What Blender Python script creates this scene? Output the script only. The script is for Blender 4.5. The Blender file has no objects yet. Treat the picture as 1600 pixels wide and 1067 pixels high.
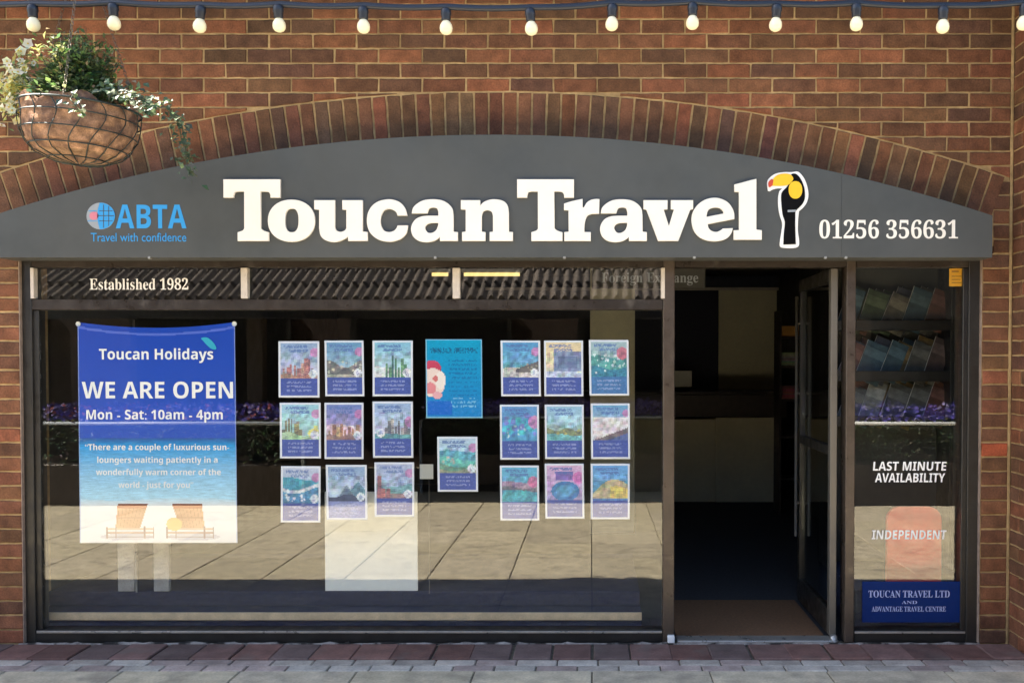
import bpy, bmesh, math, random
import numpy as np
from math import sin, cos, pi, radians as R, tan, sqrt, asin
from mathutils import Vector, Matrix
random.seed(7); NP = np.random.RandomState(5)
SC = bpy.context.scene; COL = SC.collection

# ------------------------------------------------------------------ camera
PITCH = R(1.3); F = 1510.0; PX0, PY0 = 925.0, 594.3; CAMY, CAMZ = -5.0, 1.49
cam = bpy.data.cameras.new('camera'); camo = bpy.data.objects.new('camera', cam); COL.objects.link(camo)
camo.location = (0, CAMY, CAMZ); camo.rotation_euler = (pi / 2 - PITCH, 0, 0)
cam.sensor_width = 36; cam.lens = 36 * F / 1600; cam.shift_x = -(PX0 - 800) / 1600; cam.shift_y = (PY0 - 533.5) / 1600
cam.clip_start = .05; cam.clip_end = 500
SC.camera = camo

# ------------------------------------------------------------------ sky, sun, exposure
ELEV, AZ = R(50), R(82)                       # sun from the left along the street, a little behind the shop
sund = Vector((-cos(ELEV) * sin(AZ), cos(ELEV) * cos(AZ), sin(ELEV)))
w = bpy.data.worlds.new('World'); SC.world = w; w.use_nodes = True
nt = w.node_tree; bg = nt.nodes['Background']
sky = nt.nodes.new('ShaderNodeTexSky'); sky.sky_type = 'NISHITA'; sky.sun_disc = False
sky.sun_elevation = ELEV; sky.sun_rotation = -AZ
nt.links.new(sky.outputs[0], bg.inputs[0]); bg.inputs[1].default_value = .08; sky.dust_density = 1.6; sky.air_density = 1.0
sl = bpy.data.lights.new('sun', 'SUN'); sl.energy = 5.0; sl.angle = R(.5); sl.color = (1, .93, .82)
so = bpy.data.objects.new('sun', sl); COL.objects.link(so); so.rotation_euler = sund.to_track_quat('Z', 'Y').to_euler()
so.location = (-6, 3, 9)
SC.view_settings.view_transform = 'Standard'; SC.view_settings.look = 'None'
SC.view_settings.exposure = 2.72; SC.view_settings.gamma = 1
SC.render.engine = 'CYCLES'; SC.cycles.max_bounces = 10; SC.cycles.diffuse_bounces = 5; SC.cycles.transparent_max_bounces = 24
SC.cycles.glossy_bounces = 4; SC.cycles.caustics_reflective = False; SC.cycles.caustics_refractive = False

# ------------------------------------------------------------------ helpers
def U(px, py, Y):                              # photograph pixel -> point on the plane y = Y
    u = (px - PX0) / F; v = -(py - PY0) / F
    dy = cos(PITCH) + v * sin(PITCH); dz = -sin(PITCH) + v * cos(PITCH)
    t = (Y - CAMY) / dy
    return Vector((u * t, Y, CAMZ + dz * t))
def UX(px, py, Y): return U(px, py, Y).x
def UZ(px, py, Y): return U(px, py, Y).z

def s2l(c):
    return tuple((x / 255 / 12.92) if x / 255 <= .04045 else ((x / 255 + .055) / 1.055) ** 2.4 for x in c)

class MB:
    def __init__(s): s.v = []; s.f = []; s.c = []; s.sm = []
    def poly(s, pts, col=(1, 1, 1), sm=False):
        n = len(s.v); s.v += [tuple(p) for p in pts]; s.f.append(tuple(range(n, n + len(pts)))); s.c.append(col); s.sm.append(sm)
    def faces(s, pts, fs, col=(1, 1, 1), sm=False):
        n = len(s.v); s.v += [tuple(p) for p in pts]
        for f in fs: s.f.append(tuple(i + n for i in f)); s.c.append(col); s.sm.append(sm)
    def box(s, x0, x1, y0, y1, z0, z1, b=.002, col=(1, 1, 1), M=None):
        x0, x1 = min(x0, x1), max(x0, x1); y0, y1 = min(y0, y1), max(y0, y1); z0, z1 = min(z0, z1), max(z0, z1)
        b = min(b, (x1 - x0) * .3, (y1 - y0) * .3, (z1 - z0) * .3)
        bm = bmesh.new(); bmesh.ops.create_cube(bm, size=1)
        for v in bm.verts:
            v.co = Vector(((x0 + x1) / 2 + v.co.x * (x1 - x0), (y0 + y1) / 2 + v.co.y * (y1 - y0), (z0 + z1) / 2 + v.co.z * (z1 - z0)))
        if b > 1e-5: bmesh.ops.bevel(bm, geom=bm.edges[:], offset=b, segments=1, affect='EDGES')
        if M: bmesh.ops.transform(bm, matrix=M, verts=bm.verts[:])
        bm.verts.ensure_lookup_table(); bm.verts.index_update()
        s.faces([v.co[:] for v in bm.verts], [[v.index for v in f.verts] for f in bm.faces], col); bm.free()
        return s
    def tube(s, pts, r, n=8, col=(1, 1, 1), cap=True, closed=False):
        pts = [Vector(p) for p in pts]; m = len(pts); rr = r if isinstance(r, (list, tuple)) else [r] * m
        vs = []
        for i, p in enumerate(pts):
            if closed: d = pts[(i + 1) % m] - pts[i - 1]
            else: d = pts[min(i + 1, m - 1)] - pts[max(i - 1, 0)]
            d.normalize(); a = Vector((0, 0, 1)) if abs(d.z) < .9 else Vector((1, 0, 0))
            x = d.cross(a).normalized(); y = d.cross(x).normalized()
            for k in range(n): vs.append(p + (x * cos(2 * pi * k / n) + y * sin(2 * pi * k / n)) * rr[i])
        fs = []
        for i in range(m if closed else m - 1):
            j = (i + 1) % m
            for k in range(n): fs.append((i * n + k, i * n + (k + 1) % n, j * n + (k + 1) % n, j * n + k))
        if cap and not closed: fs += [tuple(range(n)), tuple((m - 1) * n + k for k in range(n))]
        s.faces(vs, fs, col, True); return s
    def lathe(s, c, prof, n=24, col=(1, 1, 1)):          # prof: (radius, z)
        vs = []; fs = []; m = len(prof)
        for r, z in prof:
            for k in range(n): vs.append((c[0] + r * cos(2 * pi * k / n), c[1] + r * sin(2 * pi * k / n), c[2] + z))
        for i in range(m - 1):
            for k in range(n): fs.append((i * n + k, i * n + (k + 1) % n, (i + 1) * n + (k + 1) % n, (i + 1) * n + k))
        s.faces(vs, fs, col, True); return s
    def leaf(s, p, d, up, L, W, col):                    # one folded leaf
        d = d.normalized(); side = d.cross(up)
        if side.length < 1e-4: side = Vector((1, 0, 0))
        side.normalize(); nrm = side.cross(d)
        a = p; b = p + d * L * .5 + side * W * .5 + nrm * W * .15; c = p + d * L - nrm * L * .12; e = p + d * L * .5 - side * W * .5 + nrm * W * .15; m = p + d * L * .52
        s.faces([a, b, c, e, m], [(0, 1, 4), (1, 2, 4), (2, 3, 4), (3, 0, 4)], col)
    def build(s, name, mat, parent=None, at=None):
        me = bpy.data.meshes.new(name); off = Vector(at) if at else Vector((0, 0, 0))
        me.from_pydata([tuple(Vector(v) - off) for v in s.v], [], s.f)
        ca = me.color_attributes.new('Col', 'FLOAT_COLOR', 'CORNER')
        buf = np.ones((len(me.loops), 4), dtype=np.float32); i = 0
        for f, c in zip(s.f, s.c):
            buf[i:i + len(f), :3] = c; i += len(f)
        ca.data.foreach_set('color', buf.ravel())
        me.polygons.foreach_set('use_smooth', s.sm)
        me.materials.append(mat); me.update()
        o = bpy.data.objects.new(name, me); COL.objects.link(o); o.location = off
        if parent: o.parent = parent; o.matrix_parent_inverse = Matrix.Identity(4); o.location = off - wloc(parent)
        return o

def wloc(o):
    p = Vector(o.location)
    while o.parent: o = o.parent; p = p + Vector(o.location)
    return p
def thing(name, label, cat, loc=(0, 0, 0), group=None):
    o = bpy.data.objects.new(name, None); COL.objects.link(o); o.location = loc; o.empty_display_size = .1
    return tag(o, label, cat, group)
def tag(o, label, cat, group=None):
    o['label'] = label; o['category'] = cat
    if group: o['group'] = group
    return o
def struct(o): o['kind'] = 'structure'; return o

# ------------------------------------------------------------------ materials
def mat(name, col=(.5, .5, .5), rough=.6, metal=0, attr=False, noise=0, nscale=20, bump=0, bscale=80, spec=.5, dirt=None, emis=None, trans=0, wave=None):
    m = bpy.data.materials.new(name); m.use_nodes = True; t = m.node_tree; b = t.nodes['Principled BSDF']; L = t.links.new
    b.inputs['Roughness'].default_value = rough; b.inputs['Metallic'].default_value = metal; b.inputs['Specular IOR Level'].default_value = spec
    tc = t.nodes.new('ShaderNodeTexCoord')
    if attr:
        a = t.nodes.new('ShaderNodeAttribute'); a.attribute_name = 'Col'; src = a.outputs['Color']
    else:
        a = t.nodes.new('ShaderNodeRGB'); a.outputs[0].default_value = (*col, 1); src = a.outputs[0]
    def nz(scale, detail=5):
        n = t.nodes.new('ShaderNodeTexNoise'); n.inputs['Scale'].default_value = scale; n.inputs['Detail'].default_value = detail
        L(tc.outputs['Object'], n.inputs['Vector']); return n
    def ramp(sock, lo, hi, a0=.3, a1=.7):
        r = t.nodes.new('ShaderNodeMapRange'); r.inputs[1].default_value = a0; r.inputs[2].default_value = a1; r.inputs[3].default_value = lo; r.inputs[4].default_value = hi
        L(sock, r.inputs[0]); return r.outputs[0]
    def mul(c, f):
        x = t.nodes.new('ShaderNodeVectorMath'); x.operation = 'SCALE'; L(c, x.inputs[0]); L(f, x.inputs['Scale']); return x.outputs[0]
    if noise:
        src = mul(src, ramp(nz(nscale).outputs[0], 1 - noise, 1 + noise))
        src = mul(src, ramp(nz(nscale * 7, 3).outputs[0], 1 - noise * .6, 1 + noise * .6))
        L(ramp(nz(nscale * 2).outputs[0], max(.02, rough - .12), min(1, rough + .12)), b.inputs['Roughness'])
    if dirt:                                   # stains: (colour, scale, low, high)
        mx = t.nodes.new('ShaderNodeMix'); mx.data_type = 'RGBA'
        L(ramp(nz(dirt[1], 8).outputs[0], 0, 1, dirt[2], dirt[3]), mx.inputs[0]); L(src, mx.inputs[6]); mx.inputs[7].default_value = (*dirt[0], 1); src = mx.outputs[2]
    L(src, b.inputs['Base Color'])
    if bump:
        bn = t.nodes.new('ShaderNodeBump'); bn.inputs['Strength'].default_value = bump; bn.inputs['Distance'].default_value = .004
        L(nz(bscale, 6).outputs[0], bn.inputs['Height']); L(bn.outputs[0], b.inputs['Normal'])
    if emis:
        b.inputs['Emission Color'].default_value = (*emis[0], 1); b.inputs['Emission Strength'].default_value = emis[1]
    if trans:
        tr = t.nodes.new('ShaderNodeBsdfTranslucent'); L(src, tr.inputs[0]); mx = t.nodes.new('ShaderNodeMixShader'); mx.inputs[0].default_value = trans
        L(b.outputs[0], mx.inputs[1]); L(tr.outputs[0], mx.inputs[2]); L(mx.outputs[0], t.nodes['Material Output'].inputs[0])
    return m

def glass(name, f0, tint=(.93, .95, .94)):
    m = bpy.data.materials.new(name); m.use_nodes = True; t = m.node_tree; t.nodes.clear(); L = t.links.new
    out = t.nodes.new('ShaderNodeOutputMaterial'); mx = t.nodes.new('ShaderNodeMixShader')
    tr = t.nodes.new('ShaderNodeBsdfTransparent'); tr.inputs[0].default_value = (*tint, 1)
    g = t.nodes.new('ShaderNodeBsdfGlossy'); g.inputs['Roughness'].default_value = 0; g.inputs[0].default_value = (1, .99, .96, 1)
    lw = t.nodes.new('ShaderNodeLayerWeight'); lw.inputs[0].default_value = .5
    p = t.nodes.new('ShaderNodeMath'); p.operation = 'POWER'; p.inputs[1].default_value = 4.5
    q = t.nodes.new('ShaderNodeMath'); q.operation = 'MULTIPLY_ADD'; q.inputs[1].default_value = 1 - f0; q.inputs[2].default_value = f0; q.use_clamp = True
    L(lw.outputs['Facing'], p.inputs[0]); L(p.outputs[0], q.inputs[0]); L(q.outputs[0], mx.inputs[0])
    tc = t.nodes.new('ShaderNodeTexCoord'); n = t.nodes.new('ShaderNodeTexNoise'); n.inputs['Scale'].default_value = 1.6; n.inputs['Detail'].default_value = 1
    bn = t.nodes.new('ShaderNodeBump'); bn.inputs['Strength'].default_value = .02; bn.inputs['Distance'].default_value = .02
    L(tc.outputs['Object'], n.inputs['Vector']); L(n.outputs[0], bn.inputs['Height']); L(bn.outputs[0], g.inputs['Normal'])
    L(tr.outputs[0], mx.inputs[1]); L(g.outputs[0], mx.inputs[2]); L(mx.outputs[0], out.inputs[0])
    return m

M_BRICK = mat('brick', attr=True, rough=.92, noise=.32, nscale=15, bump=.7, bscale=130, spec=.2, dirt=((.10, .055, .034), 2.2, .52, .95))
M_MORTAR = mat('mortar', (.39, .262, .125), rough=.95, noise=.3, nscale=5, bump=.5, bscale=220, spec=.2)
M_PAVE = mat('paving', attr=True, rough=.85, noise=.22, nscale=11, bump=.4, bscale=120, spec=.2, dirt=((.17, .145, .125), 5, .56, .85))
M_JOINT = mat('paving_joint', (.16, .14, .10), rough=.95, noise=.3, nscale=30)
M_GROUND = mat('ground', (.2, .19, .17), rough=.95, noise=.2, nscale=4)
M_SIGN = mat('sign_paint', (.066, .070, .068), rough=.5, noise=.09, nscale=2.2, bump=.03, bscale=12, spec=.35, dirt=((.085, .088, .085), 1.4, .45, .8))
M_CREAM = mat('letter_cream', (.86, .815, .735), rough=.4, noise=.02, nscale=8)
M_WHITE = mat('white', (.82, .82, .8), rough=.5, noise=.03)
M_DECAL = mat('white_vinyl', (.92, .92, .91), rough=.5)
M_BLACK = mat('black', (.003, .003, .0035), rough=.65, spec=.1)
M_YELL = mat('yellow', (.85, .52, .01), rough=.4)
M_RED = mat('beak_red', (.55, .06, .02), rough=.4)
M_ABLUE = mat('logo_blue', (.03, .30, .68), rough=.4)
M_APINK = mat('logo_pink', (.62, .2, .26), rough=.4)
M_AGREY = mat('logo_grey', (.3, .33, .36), rough=.4)
M_JAMB = mat('jamb_frame_shaded', (.026, .023, .020), rough=.42, metal=.2, noise=.2, nscale=9)  # bronze of the frame, darkened to carry the shadow on the jambs
M_MULL = mat('mullion_frame_lit', (.072, .053, .040), rough=.38, metal=.25, noise=.15, nscale=9)  # same bronze, lightened to carry the light falling on the mullions
M_FRAME = mat('bronze_frame', (.036, .027, .021), rough=.38, metal=.25, noise=.18, nscale=9, bump=.06, bscale=60, dirt=((.16, .14, .12), 7, .62, .85))
M_DFRAME = mat('dark_frame', (.022, .02, .018), rough=.4, metal=.2, noise=.15, nscale=9)
M_STILE = mat('door_stile_metal', (.13, .115, .095), rough=.45, metal=.2, noise=.06, nscale=3)
M_LINE = mat('pointing', (.30, .22, .17), rough=.9, noise=.25, nscale=30)
M_ALU = mat('aluminium', (.42, .40, .36), rough=.35, metal=.6, noise=.12, nscale=12)
M_STRIP = mat('pale_strip', (.62, .55, .48), rough=.5, noise=.1, nscale=20)
M_GLASS = glass('glass', .047, (.975, .985, .98))
M_DGLASS = glass('door_glass', .045, (.8, .84, .84))
M_PRINT = mat('print', attr=True, rough=.35, spec=.4)
M_PAPER = mat('paper', (.8, .8, .8), rough=.6)
M_CARPET = mat('navy_carpet', (.011, .017, .055), rough=.95, noise=.25, nscale=60, bump=.3, bscale=400)
M_DCARP = mat('dark_carpet', (.035, .036, .042), rough=.95, noise=.2, nscale=60)
M_MAT = mat('doormat', (.17, .085, .037), rough=.95, noise=.25, nscale=70, bump=.5, bscale=500)
M_IWALL = mat('dark_wall', (.045, .043, .036), rough=.8, noise=.08, nscale=4)
M_CWALL = mat('cream_wall', (.80, .74, .52), rough=.7, noise=.06, nscale=4)
M_NAVY = mat('navy_wall', (.01, .013, .035), rough=.6, noise=.08)
M_WOOD = mat('pale_wood', (.68, .50, .30), rough=.5, noise=.15, nscale=18)
M_DWOOD = mat('dark_wood', (.05, .035, .026), rough=.5, noise=.2, nscale=18)
M_CABLE = mat('cable', (.012, .016, .026), rough=.45)
M_BULB = mat('bulb', (.78, .70, .48), rough=.25, emis=((1, .80, .42), .03))
M_TUBE = mat('tube_light', (.5, .42, .2), rough=.4, emis=((1, .72, .26), .2))
M_WIRE = mat('wire', (.02, .03, .028), rough=.45, metal=.3)
M_CHAIN = mat('chain', (.2, .16, .12), rough=.5, metal=.5)
M_COIR = mat('coir', attr=True, rough=.97, noise=.45, nscale=30, bump=1, bscale=90, spec=.05, dirt=((.12, .075, .06), 17, .42, .66))
M_LEAF = mat('leaf', attr=True, rough=.5, trans=.35, noise=.15, nscale=30)
M_PETAL = mat('petal', attr=True, rough=.6, trans=.3)
M_TILE = mat('roof_tile', attr=True, rough=.8, noise=.2, nscale=12)
M_OWALL = mat('opposite_wall', (.07, .045, .035), rough=.9, noise=.2, nscale=8)
M_CANOPY = mat('canopy_board', (.10, .085, .07), rough=.7, noise=.15, nscale=6)
M_RED2 = mat('red_panel', (.80, .07, .05), rough=.55, noise=.08, nscale=6)
M_IVORY = mat('ivory_board', (.86, .86, .78), rough=.6, noise=.04, nscale=4)
M_BOOK = mat('brochure', attr=True, rough=.4, noise=.3, nscale=25)
M_NBLUE = mat('notice_blue', (.005, .024, .135), rough=.65, spec=.15, noise=.06)
M_STICK = mat('sticker_yellow', (.85, .42, .02), rough=.4, noise=.05)
M_GREYST = mat('stone', (.34, .33, .31), rough=.85, noise=.2, nscale=20, bump=.4)

# ------------------------------------------------------------------ brickwork
def clip_half(poly, nx, nz, c):               # keep nx*x + nz*z >= c
    out = []
    for i in range(len(poly)):
        a, b = poly[i], poly[(i + 1) % len(poly)]
        da = nx * a[0] + nz * a[1] - c; db = nx * b[0] + nz * b[1] - c
        if da >= 0: out.append(a)
        if (da < 0) != (db < 0):
            t = da / (da - db); out.append((a[0] + (b[0] - a[0]) * t, a[1] + (b[1] - a[1]) * t))
    return out
def area(p): return abs(sum(p[i][0] * p[(i + 1) % len(p)][1] - p[(i + 1) % len(p)][0] * p[i][1] for i in range(len(p)))) / 2
def brick_col(bright=1.0):
    k = random.random()
    if k < .36: c = (.115, .050, .031)
    elif k < .60: c = (.165, .060, .033)
    elif k < .74: c = (.075, .038, .029)
    elif k < .86: c = (.215, .075, .040)
    elif k < .95: c = (.145, .066, .036)
    else: c = (.25, .085, .045)
    c = tuple(v * .62 + m * .38 for v, m in zip(c, (.166, .085, .043)))
    j = random.uniform(.86, 1.16) * bright
    return tuple(x * j * random.uniform(.95, 1.05) for x in c)
def put_brick(mb, poly, T, col, ch=.0035, depth=.05):
    n = len(poly); cx = sum(p[0] for p in poly) / n; cz = sum(p[1] for p in poly) / n
    wx = max(p[0] for p in poly) - min(p[0] for p in poly); wz = max(p[1] for p in poly) - min(p[1] for p in poly)
    if wx < .008 or wz < .008: return
    kx = max(.3, 1 - 2 * ch / wx); kz = max(.3, 1 - 2 * ch / wz); j = random.uniform(-.0015, .0015)
    q = []
    for i in range(n):                          # worn, slightly ragged arrises
        a, b = poly[i], poly[(i + 1) % n]; L_ = math.hypot(b[0] - a[0], b[1] - a[1]); m = max(1, int(L_ / .035))
        for k in range(m):
            e = .0022 if k == 0 else .0016
            q.append((a[0] + (b[0] - a[0]) * k / m + random.uniform(-e, e), a[1] + (b[1] - a[1]) * k / m + random.uniform(-e, e)))
    poly = q; n = len(poly)
    A = [T(cx + (x - cx) * kx, cz + (z - cz) * kz, j) for x, z in poly]
    B = [T(x, z, ch + j) for x, z in poly]; D = [T(x, z, depth) for x, z in poly]
    fs = [tuple(range(n))] + [(i, (i + 1) % n, n + (i + 1) % n, n + i) for i in range(n)] + [(n + i, n + (i + 1) % n, 2 * n + (i + 1) % n, 2 * n + i) for i in range(n)]
    mb.faces(A + B + D, fs, col)
def put_cell(mb, poly, T, d=.0065): mb.poly([T(x, z, d) for x, z in poly])
def rect(x0, x1, z0, z1): return [(x0, z0), (x1, z0), (x1, z1), (x0, z1)]
G = .005
XR = UX(1582, 250, 0)                          # the corner with the return wall
aL, aM, aR = U(0, 339, 0), U(775, 211, 0), U(1550, 341, 0)
XC = (aL.x + aR.x) / 2; HALF = (aR.x - aL.x) / 2; SAG = aM.z - (aL.z + aR.z) / 2
R1 = (HALF ** 2 + SAG ** 2) / (2 * SAG); ZC = aM.z - R1; R2 = R1 + .217
AMAX = asin(HALF / R1)
XO_R = UX(1533, 700, 0); XO_L = UX(33, 700, 0)  # shopfront opening
ZS = UZ(800, 403, 0)                           # underside of the sign
shop = thing('shop_building', 'red brown brick travel shop with a segmental arch, bronze framed window and open door', 'shop')
def T0(x, z, d): return (x, d, z)
wallb, wallm, pierRb, pierRm, pierLb, pierLm = MB(), MB(), MB(), MB(), MB(), MB()
ZEXT = ZC + R2 * cos(AMAX)
for k in range(-1, 49):
    z0, z1 = k * .075 + .005, (k + 1) * .075 + .005
    x = XR - (0 if k % 2 else .1125)
    cells = [] if k % 2 else [(XR - .1125, XR)]
    while x > -5.6: cells.append((x - .225, x)); x -= .225
    for (a, b) in cells:
        cell = rect(a, b, z0, z1); br = rect(a + G, b - (G if b < XR - .001 else .011), z0 + G, z1 - G)
        mid = ((a + b) / 2, (z0 + z1) / 2)
        def clip(p):
            if z0 >= ZS - .01 and (mid[1] > ZEXT - .04 or abs(mid[0] - XC) < HALF - .15):
                if mid[1] < ZEXT - .09: return []
                dx, dz = mid[0] - XC, mid[1] - ZC; l = sqrt(dx * dx + dz * dz); nx, nz = dx / l, dz / l
                if abs(mid[0] - XC) > R2 * sin(AMAX) + .03: return p
                return clip_half(p, nx, nz, nx * XC + nz * ZC + R2 + .009)
            if mid[0] > XC: return clip_half(p, 1, 0, XC + HALF + .012 if z0 >= ZS - .01 else XO_R)
            return clip_half(p, -1, 0, -(XC - HALF - .012) if z0 >= ZS - .01 else -(XO_L - .2))
        low = z0 < ZS - .01
        if low and mid[0] > XC: continue       # right pier has its own bond
        B_, M_ = (pierLb, pierLm) if low else (wallb, wallm)
        p = clip(br); q = clip(cell)
        if len(q) > 2 and area(q) > 1e-5: put_cell(M_, q, T0)
        if len(p) > 2 and area(p) > 6e-4: put_brick(B_, p, T0, brick_col())
    if z0 < ZS - .01:
        put_cell(pierLm, rect(XO_L - .2, XO_L, z0, z1), T0); put_brick(pierLb, rect(XO_L - .2 + G, XO_L - .003, z0 + G, z1 - G), T0, brick_col(1.08))
        put_cell(pierRm, rect(XO_R, XR, z0, z1), T0)
        put_brick(pierRb, rect(XO_R + .004, XR - .011, z0 + G, z1 - G), T0, brick_col(1.15) if k != 13 else (.42, .10, .045))
def part_bricks(name, b, m):
    o = b.build(name, M_BRICK, shop); m.build('mortar', M_MORTAR, o); return o
part_bricks('brick_wall', wallb, wallm); part_bricks('brick_pier', pierRb, pierRm); part_bricks('brick_pier', pierLb, pierLm)
archb, archm = MB(), MB(); NA = int(2 * AMAX * (R1 + .1) / .0735)
for i in range(NA):
    t0 = -AMAX + 2 * AMAX * i / NA; t1 = -AMAX + 2 * AMAX * (i + 1) / NA; g = .0052 / R1
    def P(t, r): return (XC + r * sin(t), ZC + r * cos(t))
    put_cell(archm, [P(t0, R1 - .03), P(t1, R1 - .03), P(t1, R2 + .012), P(t0, R2 + .012)], T0, .006)
    put_brick(archb, [P(t0 + g, R1 - .004), P(t1 - g, R1 - .004), P(t1 - g, R2 - .001), P(t0 + g, R2 - .001)], T0, tuple(c * random.uniform(.9, 1.1) for c in brick_col(1.12)), depth=.1)
part_bricks('brick_arch', archb, archm)
for (xa, xb) in ((XC + HALF - .1, XR - .012), (XC - HALF - .12, XC - HALF + .1)):
    mb = MB(); mb.box(xa, xb, .0085, .06, ZS + .06, ZEXT + .12, 0); mb.build('mortar_backing', M_MORTAR, shop)
sideb, sidem = MB(), MB()
def TS(s, z, d): return (XR + .001 + d, -s, z)
for k in range(-1, 49):
    z0, z1 = k * .075 + .005, (k + 1) * .075 + .005; x = 0 if k % 2 else -.1125 + .0
    while x < .62:
        a, b = max(x, 0), min(x + .225, .66)
        if b - a > .02:
            put_cell(sidem, rect(a, b, z0, z1), TS); put_brick(sideb, rect(max(a, .002) + G, b - G, z0 + G, z1 - G), TS, brick_col(1.05))
        x += .225
part_bricks('side_wall', sideb, sidem)
mb = MB(); mb.box(XR + .09, XR + 1.2, -.66, .3, -.1, 3.68, .01); mb.build('side_wall_core', M_MORTAR, shop)
mb = MB(); mb.box(XR - .0105, XR + .0035, -.0035, .004, -.05, 3.66, .002); mb.build('corner_joint', M_MORTAR, shop)
mb = MB(); mb.box(-5.5, XR + .09, .1, .3, ZS + .03, 3.68, .005); mb.box(-5.5, XO_L - .02, .1, .3, -.1, ZS + .03, .005); mb.box(XO_R + .02, XR + .09, .1, .3, -.1, ZS + .03, .005)
mb.build('wall_core', M_MORTAR, shop)
mb = MB(); mb.box(-14, 9, -.90, .3, 3.69, 3.85, .01); mb.box(-14, 9, -.94, -.902, 3.6, 3.9, .008); mb.build('canopy', M_CANOPY, shop)

# ------------------------------------------------------------------ ground
mb = MB(); mb.poly([(-80, -60, -.06), (80, -60, -.06), (80, 60, -.06), (-80, 60, -.06)]); struct(mb.build('ground', M_GROUND))
mb = MB(); mb.poly([(-14, -12, -.008), (10, -12, -.008), (10, .12, -.008), (-14, .12, -.008)]); struct(mb.build('pavement_bedding', M_JOINT))
pv, ed = MB(), MB()
def slab(m, x0, x1, y0, y1, g, c, h=0, b=.004):
    m.box(x0 + g, x1 - g, y0 + g, y1 - g, h - .03, h + random.uniform(-.0015, .0015), b, c)
S = .56
for i in range(-25, 18):
    for j in range(0, 21):
        k = random.uniform(.88, 1.1)
        slab(pv, i * S, (i + 1) * S, -.415 - (j + 1) * S, -.415 - j * S, .003, (.50 * k, .435 * k, .315 * k * random.uniform(.96, 1.03)))
for r_ in range(2):
    for i in range(-60, 40):
        k = random.uniform(.75, 1.12); o = .1 * (r_ % 2) + .03
        slab(pv, i * .2 + o, (i + 1) * .2 + o, -.245 - (r_ + 1) * .085, -.245 - r_ * .085, .0035, random.choice([(.44 * k, .39 * k, .33 * k), (.40 * k, .32 * k, .28 * k), (.46 * k, .42 * k, .36 * k)]))
for i in range(-60, 40):
    k = random.uniform(.75, 1.2)
    slab(ed, i * .2 + random.uniform(-.01, .01), (i + 1) * .2 + random.uniform(-.01, .004), -.242 - random.uniform(0, .006), .0, .0022, random.choice([(.175 * k, .105 * k, .09 * k), (.18 * k, .098 * k, .08 * k), (.16 * k, .112 * k, .10 * k)]), .006, .005)
struct(pv.build('pavement', M_PAVE)); struct(ed.build('brick_edging', M_PAVE))

# ------------------------------------------------------------------ filled outlines and lettering
def crom(a, b, c, d, n):
    out = []
    for k in range(1, n):
        t = k / n; out.append(tuple(.5 * ((2 * b[i]) + (-a[i] + c[i]) * t + (2 * a[i] - 5 * b[i] + 4 * c[i] - d[i]) * t * t + (-a[i] + 3 * b[i] - 3 * c[i] + d[i]) * t ** 3) for i in (0, 1)))
    return out
def outline(spec):                             # list of points; a point with a third entry is smooth, others are corners
    n = len(spec); out = []
    for i in range(n):
        p, q = spec[i], spec[(i + 1) % n]; out.append(p[:2])
        if len(p) > 2 or len(q) > 2:
            a = spec[i - 1] if len(p) > 2 else p; d = spec[(i + 2) % n] if len(q) > 2 else q
            out += crom(a, p, q, d, 5)
    return out
def s(*pts): return [(x, y, 1) for x, y in pts]
def ell(cx, cy, rx, ry, e=2.0, n=40):
    out = []
    for k in range(n):
        c, d = cos(2 * pi * k / n), sin(2 * pi * k / n)
        out.append((cx + rx * math.copysign(abs(c) ** (2 / e), c), cy + ry * math.copysign(abs(d) ** (2 / e), d)))
    return out
def fill(name, loops, Y, ext, m, parent, bev=0):   # loops: lists of world (x, z); front face lands at y = Y - 2*ext
    cu = bpy.data.curves.new(name, 'CURVE'); cu.dimensions = '2D'; cu.fill_mode = 'BOTH'; cu.extrude = ext; cu.bevel_depth = bev
    for lp in loops:
        sp = cu.splines.new('POLY'); sp.points.add(len(lp) - 1)
        for p, (x, z) in zip(sp.points, lp): p.co = (x, z, 0, 1)
        sp.use_cyclic_u = True
    o = bpy.data.objects.new(name, cu); COL.objects.link(o)
    bpy.context.view_layer.update()
    me = bpy.data.meshes.new_from_object(o.evaluated_get(bpy.context.evaluated_depsgraph_get()))
    bpy.data.objects.remove(o); bpy.data.curves.remove(cu)
    off = Y - ext - bev
    for v in me.vertices: v.co = (v.co.x, off - v.co.z, v.co.y)
    return finish(name, me, m, parent)
def finish(name, me, m, parent):
    me.name = name; me.materials.clear(); me.materials.append(m)
    for p in me.polygons: p.material_index = 0; p.use_smooth = False
    o = bpy.data.objects.new(name, me); COL.objects.link(o)
    if parent: o.parent = parent; o.location = -wloc(parent)
    return o
def uni(t, up, lo, dg):
    return ''.join(chr(up + ord(c) - 65) if 'A' <= c <= 'Z' else chr(lo + ord(c) - 97) if 'a' <= c <= 'z' else chr(dg + ord(c) - 48) if '0' <= c <= '9' else c for c in t)
def serif(t): return uni(t, 0x1D400, 0x1D41A, 0x1D7CE)
def sansb(t): return uni(t, 0x1D5D4, 0x1D5EE, 0x1D7EC)
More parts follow.
